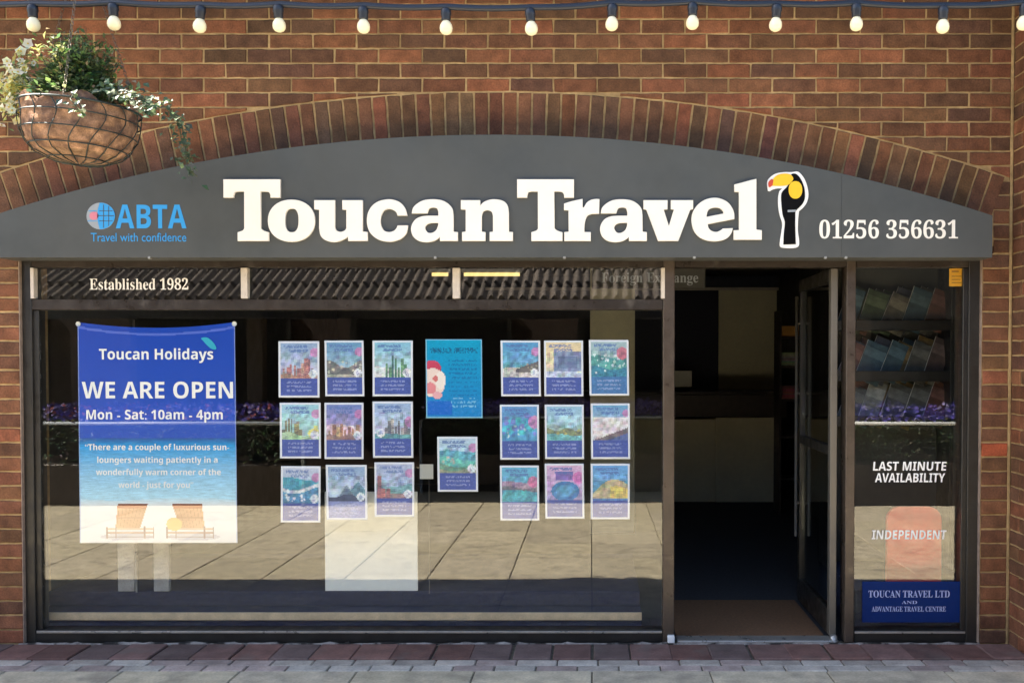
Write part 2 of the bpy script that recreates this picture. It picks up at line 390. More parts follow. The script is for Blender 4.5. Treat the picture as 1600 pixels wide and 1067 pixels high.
def text(name, body, x0, x1, yt, yb, Y, m, parent, ext=.0003, shear=0):   # fits the inked box of the words to a box of the photograph
    cu = bpy.data.curves.new(name, 'FONT'); cu.body = body; cu.extrude = ext; cu.shear = shear; cu.resolution_u = 6
    o = bpy.data.objects.new(name, cu); COL.objects.link(o); bpy.context.view_layer.update()
    me = bpy.data.meshes.new_from_object(o.evaluated_get(bpy.context.evaluated_depsgraph_get()))
    bpy.data.objects.remove(o); bpy.data.curves.remove(cu)
    xs = [v.co.x for v in me.vertices]; ys = [v.co.y for v in me.vertices]
    a, b = U(x0, yb, Y), U(x1, yt, Y); kx = (b.x - a.x) / (max(xs) - min(xs)); kz = (b.z - a.z) / (max(ys) - min(ys)); mx, my = min(xs), min(ys)
    for v in me.vertices: v.co = (a.x + (v.co.x - mx) * kx, Y - v.co.z, a.z + (v.co.y - my) * kz)
    return finish(name, me, m, parent)

# ------------------------------------------------------------------ fascia sign
YS = -.17
sign = thing('fascia_sign', 'long grey arched shop sign with big cream slab lettering and a toucan above the window', 'shop sign', (XC, 0, ZS))
lp = []
xl, xr = UX(-6, 400, YS), UX(1550, 400, YS); zb = UZ(800, 402, YS)
RS = R1 + .004
for k in range(81):
    x = xl + (xr - xl) * k / 80; q = min(1, abs(x - XC) / (HALF)); lp.append((x, ZC + sqrt(RS ** 2 - (x - XC) ** 2) - .0))
# the photograph's top edge is measured on the front face
lt = U(775, 211, YS).z - max(z for _, z in lp)
lp = [(x, z + lt) for x, z in lp]
fill('board', [[(xl, zb)] + [(xr, zb)] + lp[::-1]], -.002, (abs(YS) - .002) / 2 - .0015, M_SIGN, sign, .0015)
for px in (1314.5,):
    b = U(px, 396, YS); mb = MB(); zt = ZC + sqrt(RS ** 2 - (b.x - XC) ** 2) + lt
    mb.box(b.x - .0007, b.x + .0007, YS - .0004, YS + .004, zb + .003, zt - .004, 0); mb.build('panel_seam', M_DFRAME, sign)
for px in (233, 680, 882, 1085, 1290, 1322):
    b = U(px, 402, YS); mb = MB(); mb.box(b.x - .006, b.x + .006, YS - .003, YS + .02, b.z - .008, b.z + .004, .001); mb.build('fixing_clip', M_ALU, sign)
ZK = 8.894
def glyph(word, ox, oy, *loops):
    word.append([[(ox + p[0] / ZK, oy + p[1] / ZK) for p in lp] for lp in loops])
gT = outline([(38, 95), (822, 95), (822, 342), (692, 342)] + s((688, 300), (655, 262)) + [(548, 258), (553, 775)] + s((590, 805),) + [(662, 830), (662, 945), (236, 945), (236, 830)] + s((305, 805),) + [(328, 775), (326, 258)] + s((205, 262), (178, 300)) + [(172, 342), (38, 342)])
ga = outline([(33, 562)] + s((50, 490), (110, 430), (200, 385), (320, 372), (440, 385), (530, 430), (590, 500)) + [(606, 590), (608, 822), (667, 828), (667, 945), (425, 945), (421, 880)] + s((390, 915), (320, 950), (220, 962), (120, 940), (50, 880), (22, 790), (40, 710), (90, 645), (170, 610)) + [(260, 600), (402, 600), (402, 545)] + s((380, 492), (320, 480), (268, 498)) + [(243, 562)])
ga2 = outline(s((212, 770), (240, 715)) + [(300, 694), (400, 692), (400, 730)] + s((370, 800), (310, 838), (250, 832)))
w1, w2 = [], []
glyph(w1, 345, 270, gT)
glyph(w1, 345, 270, ell(980, 667, 324, 290, 2.15), ell(986, 662, 97, 168, 2.5))
glyph(w1, 480, 270, outline([(100, 385), (382, 385), (382, 760)] + s((402, 802), (460, 825), (518, 808)) + [(546, 775), (546, 512), (490, 508), (490, 385), (767, 385), (767, 820), (835, 826), (835, 945), (572, 945), (566, 872)] + s((535, 908), (440, 950), (350, 960), (250, 932), (188, 870)) + [(168, 770), (168, 512), (100, 504)]))
glyph(w1, 480, 270, outline([(1387, 592), (1256, 592)] + s((1240, 550), (1195, 515), (1130, 500), (1060, 530), (1020, 620), (1020, 720), (1060, 800), (1130, 828), (1200, 812), (1240, 775)) + [(1257, 735), (1397, 735)] + s((1375, 840), (1300, 915), (1200, 950), (1120, 956), (1000, 930), (900, 860), (848, 770), (832, 660), (850, 550), (910, 455), (1000, 398), (1110, 374), (1200, 380), (1290, 418), (1355, 490))))
glyph(w1, 640, 270, ga, ga2)
glyph(w1, 640, 270, outline([(715, 385), (976, 385), (982, 468)] + s((1020, 420), (1090, 385), (1180, 372), (1290, 392), (1355, 450)) + [(1376, 560), (1376, 824), (1432, 827), (1432, 945), (1115, 945), (1115, 827), (1161, 822), (1161, 600)] + s((1140, 540), (1080, 518), (1020, 540)) + [(999, 606), (999, 822), (1050, 827), (1050, 945), (732, 945), (732, 827), (782, 820), (782, 510), (715, 505)]))
glyph(w2, 804, 270, gT)
glyph(w2, 800, 270, outline([(726, 432)] + s((800, 408), (880, 388)) + [(977, 368), (979, 485), (1003, 485)] + s((1040, 420), (1100, 380)) + [(1170, 368), (1212, 370), (1208, 566), (1110, 568)] + s((1045, 598), (1012, 680)) + [(1002, 770), (1004, 826), (1092, 828), (1092, 945), (730, 945), (730, 828), (790, 822), (788, 520), (726, 515)]))
glyph(w2, 655.4, 270, *[ga, ga2]); w2[-1] = [[(x + 280, y) for x, y in lp] for lp in w2[-1]]
glyph(w2, 920, 270, [(763, 385), (1091, 385), (1091, 505), (1037, 510), (1113, 752), (1187, 510), (1144, 502), (1144, 385), (1447, 385), (1447, 502), (1408, 510), (1242, 945), (966, 945), (803, 510), (763, 502)])
glyph(w2, 1070, 270, outline([(686, 640)] + s((682, 560), (650, 480), (590, 410), (500, 365), (400, 352), (280, 380), (180, 450), (115, 550), (97, 660), (120, 780), (180, 870), (280, 930), (400, 950), (520, 935), (600, 895), (648, 830)) + [(664, 774), (530, 778)] + s((500, 802), (440, 826), (370, 810), (328, 768)) + [(316, 712)]), outline([(298, 618)] + s((310, 550), (345, 500), (420, 480), (490, 490), (533, 530)) + [(542, 570)]))
glyph(w2, 1070, 270, outline([(693, 166)] + s((790, 142), (900, 112)) + [(992, 90), (992, 792), (1067, 803), (1067, 927), (683, 927), (683, 803), (757, 800), (757, 265), (693, 261)]))
for wd in (w1, w2):
    loops = [[(U(x, y, YS - .016).x, U(x, y, YS - .016).z) for x, y in lp] for g in wd for lp in g]
    fill('lettering', loops, YS - .0005, .0068, M_CREAM, sign, .0012)
def shape(name, pts, ox, oy, k, Y, ext, m, parent):
    P_ = [U(ox + x / k, oy + y / k, Y - 2 * ext) for x, y in pts]
    return fill(name, [[(p.x, p.z) for p in P_]], Y, ext, m, parent)
tz = (1180, 260, 7.9)
bk = shape('toucan_emblem', outline(s((148, 200), (178, 142), (250, 93), (350, 73), (450, 72), (530, 68), (590, 128), (628, 200), (652, 290), (656, 370), (640, 440), (600, 502)) + [(542, 555)] + s((530, 660), (528, 800), (543, 920), (535, 985), (480, 1008), (370, 1008), (310, 990), (306, 920), (325, 800), (333, 700), (305, 610), (286, 500), (284, 380)) + [(300, 305), (335, 272)] + s((260, 275),) + [(205, 292), (185, 308), (158, 305)]), *tz, YS - .0005, .003, M_WHITE, sign)
shape('body', outline(s((325, 335), (390, 255), (440, 180), (445, 102), (500, 94), (552, 140), (592, 220), (612, 300), (612, 400), (580, 470)) + [(515, 535), (496, 560)] + s((494, 700), (497, 830)) + [(502, 962), (348, 966)] + s((354, 830), (366, 690), (340, 600), (325, 480))), *tz, YS - .0068, .0008, M_BLACK, bk)
shape('beak', outline(s((212, 172), (260, 118), (340, 92), (430, 100), (470, 150), (450, 192), (400, 232), (300, 243)) + [(190, 240), (185, 215)]), *tz, YS - .0086, .0005, M_YELL, bk)
shape('beak_tip', outline([(165, 250)] + s((163, 200), (200, 160)) + [(226, 172), (214, 236), (180, 262)]), *tz, YS - .0098, .0005, M_RED, bk)
shape('bib', ell(497, 292, 84, 108, 2.2), *tz, YS - .0086, .0005, M_YELL, bk)
shape('perch_line', [(400, 540), (505, 535), (500, 562), (402, 566)], *tz, YS - .0086, .0004, M_AGREY, bk)
text('phone_number', serif('01256 356631'), 1280, 1497, 343.5, 373, YS - .0012, M_CREAM, sign, .0006)
az_ = (100, 290, 6.667)
lg = shape('association_logo', ell(382, 318, 148, 140), *az_, YS - .0005, .0006, M_AGREY, sign)
shape('globe_half', [(372, 180)] + [(372 + 158 * sin(pi * k / 20), 318 - 138 * cos(pi * k / 20)) for k in range(1, 20)] + [(372, 456), (352, 380), (345, 318), (352, 250)], *az_, YS - .002, .0004, M_ABLUE, lg)
shape('globe_dot', ell(312, 316, 48, 42), *az_, YS - .002, .0004, M_APINK, lg)
for (a, b, c, d) in ((365, 262, 505, 268), (350, 312, 520, 319), (365, 366, 505, 372), (408, 200, 414, 440), (462, 215, 468, 420)):
    shape('grid_line', [(a, b), (c, b), (c, d), (a, d)], *az_, YS - .003, .0003, M_SIGN, lg)
for (a, b, c, d) in ((255, 262, 340, 269), (245, 366, 345, 373)):
    shape('grid_line', [(a, b), (c, b), (c, d), (a, d)], *az_, YS - .002, .0003, M_ABLUE, lg)
text('initials', sansb('ABTA'), 181, 291, 320, 357, YS - .001, M_ABLUE, lg, .0005)
text('tagline', 'Travel with confidence', 142, 291, 364, 377.5, YS - .001, M_ABLUE, lg, .0004)

# ------------------------------------------------------------------ shopfront frame, glazing
YF = .022                                       # front of the frame
def pbox(m, x0, x1, y0, y1, Ya=YF, Yb=.085, b=.003):
    a, c = U(x0, y1, Ya), U(x1, y0, Ya); m.box(a.x, c.x, Ya, Yb, a.z, c.z, b); return m
zg0 = 0.012
fr = MB()
XB = {}
def vbar(m, xa, xb, yt, yb, Ya, Yb, b=.003):   # an upright bar measured at mid height
    ym = 700; m.box(UX(xa, ym, Ya), UX(xb, ym, Ya), Ya, Yb, UZ(800, yb, Ya), UZ(800, yt, Ya), b)
m0 = UX(52, 700, YF); m1 = UX(1036, 700, YF)
def hbar(m, xa, xb, yt, yb, Ya, Yb): m.box(UX(xa, 700, Ya) + .0005, UX(xb, 700, Ya) - .0005, Ya, Yb, UZ(800, yb, Ya), UZ(800, yt, Ya), .003)
for (a, b) in ((52, 1036), (1054, 1321.5), (1336, 1512)): hbar(fr, a, b, 396, 417.5, YF + .003, .118)
hbar(fr, 52, 1036, 467.5, 484, YF + .003, .11)
frame = fr.build('shop_front_frame', M_FRAME, shop)
for (a, b, y_, m_, nm) in ((33.5, 51.9, YF, M_JAMB, 'jamb'), (1036.1, 1053.9, YF - .004, M_MULL, 'mullion'), (1321.6, 1335.9, YF - .004, M_MULL, 'mullion'), (1512.1, 1531.5, YF, M_JAMB, 'jamb')):
    mb = MB(); vbar(mb, a, b, 396, 1004, y_, .12); mb.build(nm, m_, frame)
lo = MB(); hbar(lo, 52, 1036, 984, 1004, YF + .003, .11); hbar(lo, 1336, 1512, 985, 1004, YF + .003, .11)
vbar(lo, 52.3, 63, 484.5, 983.5, YF + .014, .1); vbar(lo, 1503, 1511.7, 418, 984.5, YF + .014, .1)
lo.build('dark_glazing_frame', M_DFRAME, frame)
ln = MB(); hbar(ln, 53, 1035, 985.5, 989, YF - .001, YF + .0028); hbar(ln, 1337, 1511, 986, 989.5, YF - .001, YF + .0028); ln.build('weather_bar', M_ALU, frame)
for (a, b) in ((47, 52.5), (376, 386.5), (707, 718.5), (1033, 1039)):
    mb = MB(); mb.box(UX(a, 440, YF - .008), UX(b, 440, YF - .008), YF - .008, YF + .03, UZ(800, 466.5, YF), UZ(800, 418.5, YF), .002); mb.build('transom_bar', M_STRIP, frame)
zz = UZ(800, 978, YF); L_ = []; x_ = UX(63, 700, .047)      # ragged bead of old sealant down the left glazing edge
while zz < UZ(800, 495, YF): L_.append((x_ + random.choice([.001, .002, .004, .007, .0095]), zz)); zz += random.uniform(.006, .03)
fill('sealant', [[(x_ - .001, L_[0][1]), *L_, (x_ - .001, L_[-1][1])]], .0485, .001, mat('sealant', (.42, .42, .40), rough=.7, dirt=((.03, .03, .03), 18, .45, .55)), frame)
x_ = UX(34, 1004, YF); L_ = []                                # mortar fillet under the frame, broken and stained
while x_ < UX(1530, 1004, YF): L_.append((x_, random.choice([.009, .011, .014, .018, .012]))); x_ += random.uniform(.01, .05)
fill('mortar_fillet', [[(L_[0][0], .002), *L_, (L_[-1][0], .002)][::-1]], .0, .004, mat('fillet', (.36, .33, .30), rough=.95, noise=.3, nscale=20, dirt=((.03, .027, .024), 9, .47, .56)), shop)
def pane(name, xa, xb, yt, yb, Y0=.05, m=None, parent=frame):
    mb = MB(); mb.box(UX(xa, 700, Y0), UX(xb, 700, Y0), Y0, Y0 + .006, UZ(800, yb, Y0), UZ(800, yt, Y0), 0); return mb.build(name, m or M_GLASS, parent)
pane('window_pane', 60, 1037, 483, 986)
pane('side_pane', 1335, 1506, 416, 987)
for a, b in ((50, 377), (386, 708), (718, 1034)): pane('transom_pane', a, b, 416, 469)
for (px, m_) in ((33.3, M_LINE), (1532.2, M_LINE)):    # pale pointing between brick and frame
    mb = MB(); mb.box(UX(px, 700, 0) - .0035, UX(px, 700, 0) + .001, -.001, .03, 0.01, ZS - .001, .001); mb.build('pointing', m_, frame)

# door: stands open inwards, square to the street
XH = UX(1304, 700, .05); door = thing('door', '', 'x', (XH, .06, 0)); del door['label'], door['category']; door.parent = shop
DT, DB, DW = UZ(800, 417, .06) - .008, .03, .80
def dbox(name, m, x0, x1, y0, y1, z0, z1, par=door, b=.003):
    mb = MB(); mb.box(XH + x0, XH + x1, .06 + y0, .06 + y1, z0, z1, b); return mb.build(name, m, par)
dbox('hinge_stile', M_STILE, -.020, .016, 0, .05, DB, DT)
dbox('door_stile', M_DFRAME, -.02, .02, DW - .05, DW, DB, DT)
dbox('door_rail', M_DFRAME, -.02, .02, .0505, DW - .0505, DT - .07, DT); dbox('door_rail', M_DFRAME, -.02, .02, .0505, DW - .0505, DB, DB + .13)
dbox('door_rail', M_DFRAME, -.019, .019, .0505, DW - .0505, .98, 1.03)
dbox('door_pane', M_DGLASS, -.003, .003, .0505, DW - .0505, DB + .1305, .9795, b=0); dbox('door_pane', M_DGLASS, -.003, .003, .0505, DW - .0505, 1.0305, DT - .0705, b=0)
for sx in (-1, 1):
    mb = MB(); x = XH + sx * .04; y = .06 + DW - .045
    mb.tube([(x, y, .42), (x, y, 1.86)], .009, 10)
    for z in (.62, 1.28, 1.7): mb.tube([(XH + sx * .02, y, z), (x, y, z)], .008, 8)
    mb.build('pull_handle', M_STILE, door)
mb = MB(); mb.lathe((XH - .002, .045, .012), [(0, .028), (.014, .028), (.02, .02), (.02, 0), (.026, 0), (.026, -.012), (0, -.012)], 14); mb.build('floor_pivot', M_ALU, door)
th = MB(); th.box(UX(1057, 1000, .03), UX(1300, 1000, .03), .0, .1, .0, .022, .004); th.build('threshold', M_ALU, shop)
mb = MB(); mb.box(UX(1043, 1000, 0), UX(1054, 1000, 0), -.012, .018, .012, .05, .004); mb.build('stop_block', M_WHITE, shop)

# ------------------------------------------------------------------ shop interior
IX0, IX1, IY1, IZ = -3.0, 2.1, 6.4, 2.42
mb = MB(); mb.box(IX0, IX1, .1, IY1, -.055, .004, 0); mb.build('shop_floor', M_DCARP, shop)
mb = MB(); mb.box(IX0, IX1, .301, IY1, IZ, IZ + .1, 0); mb.build('ceiling', M_IWALL, shop)
mb = MB(); mb.box(IX0 - .1, IX0, .121, IY1, .004, IZ, 0); mb.build('interior_wall', M_IWALL, shop)
mb = MB(); mb.box(IX1, IX1 + .09, .121, IY1, .004, IZ, 0); mb.build('interior_wall', M_IWALL, shop)
mb = MB(); mb.box(IX0, IX1, IY1, IY1 + .1, .004, IZ, 0); mb.build('back_wall', M_IWALL, shop)
YB = 6.0
a, b = U(1122, 618, YB), U(1245, 453, YB)
mb = MB(); mb.box(a.x, IX1, YB, YB + .3, .004, b.z, .003); mb.build('cream_partition', M_CWALL, shop)
a2 = U(1040, 618, YB - .05)
mb = MB(); mb.box(a2.x - .6, a.x - .004, YB - .05, YB + .3, .004, b.z, .003); mb.build('navy_column', M_NAVY, shop)
mb = MB(); mb.box(-1.2, IX1, YB - .1, YB + .35, b.z + .002, IZ, .003); mb.build('bulkhead', M_NAVY, shop)
mb = MB(); mb.box(-1.2, IX1, YB - .115, YB - .1005, b.z - .012, b.z + .02, .002); mb.build('bulkhead_trim', M_STRIP, shop)
c = U(930, 600, 3.0)
mb = MB(); c0, c1 = U(922, 650, 3.2), U(992, 485, 3.2); mb.box(c0.x, c1.x, 3.2, 3.4, .004, IZ, .003); mb.build('olive_column', M_CWALL, shop)
ZP = .134; YP = .125
mb = MB(); mb.box(IX0 + .01, UX(1003, 960, YP), YP + .018, 1.35, .004, ZP, .004); plat = mb.build('display_platform', M_CARPET, shop)
mb = MB(); mb.box(IX0 + .06, UX(1003, 960, YP), YP, YP + .0175, UZ(800, 969, YP), UZ(800, 957, YP), .003); mb.build('nosing', M_WOOD, plat)
mb = MB(); mb.box(UX(1336, 960, .13), IX1 - .01, .13, .95, .004, .26, .004); mb.build('display_platform', M_CARPET, shop)
dm = MB(); dm.box(UX(1057, 970, .12), XH - .03, .115, .88, .005, .016, .004)
tag(dm.build('doormat', M_MAT), 'brown doormat lying inside the open shop doorway', 'doormat')
# counter
YC = 5.0
ct = thing('counter', 'long cream fronted counter with dark upper band at the back of the shop', 'counter', (UX(1100, 770, YC), YC, 0))
x0, x1 = UX(1030, 770, YC), UX(1212, 770, YC)
mb = MB(); mb.box(x0 - 1.2, UX(1118, 700, YC), YC, YC + .5, .004, .86, .004); mb.build('front_panel', M_CWALL, ct)
mb = MB(); mb.box(UX(1118.6, 700, YC - .02), x1, YC - .02, YC + .5, .004, .88, .004); mb.build('front_panel', M_CWALL, ct)
mb = MB(); mb.box(x0 - 1.2, x1 + .1, YC - .06, YC + .55, .885, 1.12, .006); mb.build('upper_band', M_DWOOD, ct)
mb = MB(); mb.box(x0 - 1.2, x1 + .12, YC - .08, YC + .57, 1.122, 1.15, .004); mb.build('worktop', M_DWOOD, ct)
mo = thing('monitor', 'small pale computer monitor on the counter inside the doorway', 'monitor', (UX(1066, 612, 5.2), 5.2, 1.15))
mb = MB(); q = Vector((UX(1066, 600, 5.2), 5.2, 1.15)); mb.box(q.x - .13, q.x + .11, 5.19, 5.22, 1.19, 1.36, .006, M=Matrix.Translation(q) @ Matrix.Rotation(.35, 4, 'Z') @ Matrix.Translation(-q)); mb.build('screen', M_IVORY, mo)
mb = MB(); mb.box(q.x - .02, q.x + .02, 5.24, 5.26, 1.152, 1.3, .003); mb.box(q.x - .08, q.x + .08, 5.2, 5.32, 1.151, 1.163, .003); mb.build('stand', M_BLACK, mo)
YU = 4.2
su = thing('shelf_unit', 'narrow dark shelf unit seen past the edge of the open door', 'shelves', (UX(1236, 700, YU), YU, .004))
xa, xb = UX(1219, 700, YU), UX(1262, 700, YU)
for x in (xa, xb): mb = MB(); mb.box(x - .01, x + .01, YU, YU + .28, .005, 1.95, .003); mb.build('side_panel', M_DWOOD, su)
for i, z in enumerate((.35, .75, 1.1, 1.42, 1.7)): mb = MB(); mb.box(xa + .0105, xb - .0105, YU, YU + .28, z - .02, z, .002); mb.build('shelf', M_DWOOD, su)
mb = MB(); mb.box(xa + .02, xb - .03, YU + .03, YU + .2, 1.702, 1.80, .004); tag(mb.build('box', mat('orange_card', (.62, .30, .07), rough=.7)), 'small orange box on the top shelf inside the doorway', 'box')
for q, (z, c_, lab) in enumerate(((1.422, (.34, .33, .30), 'pale stack of leaflets on the second shelf inside the doorway'), (1.102, (.25, .10, .10), 'maroon stack of leaflets on the third shelf inside the doorway'))):
    mb = MB()
    for k in range(9): o = random.uniform(-.006, .006); mb.box(xa + .025 + o, xb - .04 + o, YU + .03, YU + .22, z + k * .014, z + k * .014 + .0139, .0005, tuple(v * random.uniform(.6, 1.4) for v in c_))
    tag(mb.build('leaflet_stack', M_BOOK), lab, 'leaflets')
# ceiling tubes
for (xa, xb, yy, Y, lab) in ((725, 812, 429, 3.9, 'longer yellow tube light glowing behind the right transom pane'), (675, 700, 429, 3.9, 'short end of a yellow tube light left of the transom bar')):
    a, b = U(xa, yy, Y), U(xb, yy, Y); mb = MB(); t = thing('tube_light', lab, 'ceiling light', ((a.x + b.x) / 2, Y, a.z), 'tube lights in the shop')
    mb.tube([a, b], .016, 10); mb.build('tube', M_TUBE, t)
    mb = MB(); mb.box(a.x - .02, b.x + .02, Y - .03, Y + .03, a.z + .018, a.z + .06, .004); mb.build('batten', M_WHITE, t)
    mb = MB(); mb.tube([((a.x + b.x) / 2, Y, a.z + .06), ((a.x + b.x) / 2, Y, IZ)], .004, 6); mb.build('hanger', M_ALU, t)
# hanging sign inside
YH = .9
hs = thing('hanging_sign', 'dim dark sign inside reading Foreign Exchange, half hidden by the door mullion', 'sign', (UX(1005, 435, YH), YH, UZ(1000, 450, YH)))
a, b = U(925, 451, YH), U(1102, 419, YH); mb = MB(); mb.box(a.x, b.x, YH, YH + .02, a.z, b.z, .002); mb.build('panel', M_IWALL, hs)
text('lettering', serif('Foreign Exchange'), 940, 1091, 426, 446, YH - .002, M_AGREY, hs, .0008)
for x in (a.x + .1, b.x - .1): mb = MB(); mb.tube([(x, YH + .01, b.z), (x, YH + .01, IZ)], .003, 6); mb.build('hanger', M_ALU, hs)
# things on the display platform
def stand_at(px, py, zf): 
    Y = CAMY + (CAMZ - zf) / ((CAMZ - U(px, py, 0).z) / 5.0); return Y
ZB = .216
mb = MB(); mb.box(IX0 + .02, UX(1003, 960, YP) - .004, .27, 1.3, ZP + .001, ZB, .004); mb.build('plinth', M_CARPET, plat)
Y1 = stand_at(580, 923, ZB)
wb = thing('display_board', 'plain ivory display board standing on the platform behind the lower flyers', 'display board', (UX(580, 923, Y1), Y1, ZB))
a, b = U(508, 923, Y1), U(652, 768, Y1)
mb = MB(); mb.box(a.x, b.x, Y1, Y1 + .012, ZB + .001, b.z, .002); mb.build('panel', M_IVORY, wb)
for x in (a.x + .06, b.x - .06): mb = MB(); mb.tube([(x, Y1 + .012, b.z - .08), (x, Y1 + .2, ZB + .004)], .007, 6); mb.build('strut', M_ALU, wb)
Y2 = stand_at(225, 924, ZB)
ds = thing('display_stand', 'pale two legged stand below the big opening hours poster', 'stand', (UX(225, 924, Y2), Y2, ZB))
for (xa, xb) in ((184, 208), (240, 262)):
    a, b = U(xa, 925, Y2), U(xb, 700, Y2); mb = MB(); mb.box(a.x, b.x, Y2, Y2 + .03, ZB + .001, b.z, .003); mb.build('leg', M_GREYST, ds)
a, b = U(208, 800, Y2), U(240, 700, Y2); mb = MB(); mb.box(a.x + .001, b.x - .001, Y2 + .004, Y2 + .026, UZ(225, 760, Y2), UZ(225, 705, Y2), .003); mb.build('crossbar', M_GREYST, ds)
mb = MB(); p = U(212, 915, Y2 - .03); mb.tube([(p.x, Y2 - .02, ZB + .002), (p.x, Y2 - .02, U(212, 500, Y2).z)], .005, 6); mb.build('rod', M_ALU, ds)
Y3 = stand_at(670, 928, ZB)
cs = thing('card_holder', 'little white card on a thin rod beside the middle flyer', 'card holder', (UX(670, 928, Y3), Y3, ZB))
p = U(670, 740, Y3); mb = MB(); mb.tube([(p.x, Y3 + .006, ZB + .001), (p.x, Y3 + .006, p.z)], .0022, 6); mb.build('rod', M_STILE, cs)
a, b = U(656, 748, Y3), U(677, 725, Y3); mb = MB(); mb.box(a.x, b.x, Y3 - .002, Y3 + .001, a.z, b.z, .0005); mb.build('card', M_IVORY, cs)
Y4 = stand_at(1437, 910, .26)
pts = [U(1386, 910, Y4), U(1470, 910, Y4)]; zt = UZ(1430, 792, Y4); rr = .07
x0, x1 = pts[0].x, pts[1].x
lp = [(x0, .262), (x1, .262)] + [(x1 - rr + rr * cos(t * pi / 16), zt - rr + rr * sin(t * pi / 16)) for t in range(9)] + [(x0 + rr - rr * sin(t * pi / 16), zt - rr + rr * cos(t * pi / 16)) for t in range(9)]
rb = thing('display_board', 'red round cornered display board behind the word INDEPENDENT', 'display board', ((x0 + x1) / 2, Y4, .26))
fill('panel', [lp], Y4 + .025, .011, M_RED2, rb, .002)
mb = MB(); mb.box(x0 + .05, x1 - .05, Y4 + .026, Y4 + .16, .261, .275, .003); mb.build('foot', M_BLACK, rb)
# brochure rack
YR = .62
rk = thing('brochure_rack', 'dark tiered brochure rack behind the narrow right window', 'brochure rack', (UX(1420, 700, YR), YR, .004))
ra, rbx = UX(1300, 700, YR), IX1 - .02
mb = MB(); mb.box(ra, rbx, YR + .2, YR + .23, .265, 2.2, .003); mb.build('back_panel', M_IWALL, rk)
tiers = []
for yy in (503, 582, 652):
    z = UZ(1420, yy, YR); mb = MB(); mb.box(ra, rbx, YR, YR + .195, z - .05, z - .03, .002); mb.box(ra, rbx, YR - .012, YR - .001, z - .05, z + .01, .002); mb.build('shelf', M_DFRAME, rk); tiers.append(z - .03)
for x in (ra - .011, rbx + .0105): mb = MB(); mb.box(x - .01, x + .01, YR - .012, YR + .23, .262, 2.2, .002); mb.build('side_panel', M_DFRAME, rk)
cols = [(.07, .07, .065), (.17, .17, .155), (.11, .045, .03), (.17, .11, .04), (.05, .07, .04), (.045, .05, .075), (.11, .10, .08), (.04, .075, .10), (.075, .05, .045)]
hue = {0: 'dark grey', 1: 'pale grey', 2: 'dark red', 3: 'ochre', 4: 'dark green', 5: 'navy', 6: 'beige', 7: 'blue', 8: 'maroon'}
row = ['top', 'middle', 'bottom']
for ti, z in enumerate(tiers):
    x = ra + .03; prev = -1; cnt = {}
    n = 0
    while x < rbx - .12:
        ci = random.randrange(9)
        if ci == prev: ci = (ci + 1) % 9
        prev = ci; h = random.uniform(.235, .275); wd = random.uniform(.1, .15); le = random.uniform(.34, .46)
        Mx = Matrix.Translation((x, YR + .05 + (n % 3) * .035, z + .003)) @ Matrix.Rotation(le, 4, 'Y') @ Matrix.Rotation(-.18, 4, 'X')
        mb = MB(); c_ = cols[ci]; mb.box(0, wd, 0, .006, 0, h * .62, .0008, c_, Mx); mb.box(0, wd, 0, .006, h * .62, h * .86, .0008, tuple(min(.6, v * 1.4 + .02) for v in c_), Mx); mb.box(-.0022, -.0002, -.0005, .0065, 0, h, .0003, (.42, .42, .40), Mx); mb.box(0, wd, 0, .006, h * .86, h, .0008, c_, Mx)
        n += 1; x += random.uniform(.032, .055)
        cnt[ci] = cnt.get(ci, 0) + 1
        if cnt[ci] > 1: lab = f'{hue[ci]} brochure leaning in the {row[ti]} tier, number {cnt[ci]} of that colour from the left'
        else: lab = f'{hue[ci]} brochure leaning in the {row[ti]} tier of the rack, leftmost of that colour'
        tag(mb.build('brochure', M_BOOK, None, Mx.translation), lab, 'brochure', 'brochures in the window rack')

# ------------------------------------------------------------------ printed sheets on the inside of the glass
YG = .0585
def sheet(name, box, img, label, cat, group=None, sag=0, skew=0, Y=YG, bow=.0, crease=0):
    H, W = img.shape[:2]; x0, y0, x1, y1 = box; mb = MB()
    vs = []
    for j in range(H + 1):
        for i in range(W + 1):
            u, v = i / W, j / H
            p = U(x0 + (x1 - x0) * u + skew * v, y0 + (y1 - y0) * v + sag * (1 - (2 * u - 1) ** 2) * (1 - v) ** 6, Y); p.y += bow * sin(pi * u) * .5 + crease * (sin(u * 9 + v * 4) * .5 + sin(v * 17 - u * 3) * .3 + sin(u * 23 + v * 11) * .2)
            vs.append(p)
    n = (W + 1)
    for j in range(H):
        for i in range(W):
            mb.f.append((j * n + i, (j + 1) * n + i, (j + 1) * n + i + 1, j * n + i + 1)); mb.c.append(tuple(img[j, i])); mb.sm.append(True)
    mb.v = [tuple(v) for v in vs]; off = len(vs)
    mb.v += [(v[0], v[1] + .0006, v[2]) for v in vs]
    c0, c1, c2, c3 = 0, W, H * n + W, H * n
    ring = [i for i in range(W)] + [j * n + W for j in range(H)] + [H * n + i for i in range(W, 0, -1)] + [j * n for j in range(H, 0, -1)]
    for k in range(len(ring)):
        a, b = ring[k], ring[(k + 1) % len(ring)]; mb.f.append((a, b, b + off, a + off)); mb.c.append((.8, .8, .8)); mb.sm.append(False)
    for j in range(H):
        for i in range(W):
            mb.f.append((off + j * n + i, off + j * n + i + 1, off + (j + 1) * n + i + 1, off + (j + 1) * n + i)); mb.c.append((.75, .75, .75)); mb.sm.append(True)
    o = mb.build(name, M_PRINT, None, U((x0 + x1) / 2, y1, Y)); tag(o, label, cat, group); return o
LIN = lambda c: np.array(s2l(c)) ** .88
W_, H_ = 40, 56
def canvas(top, bot):
    t = np.linspace(0, 1, H_)[:, None, None]; return (LIN(top) * (1 - t) + LIN(bot) * t) * np.ones((H_, W_, 1))
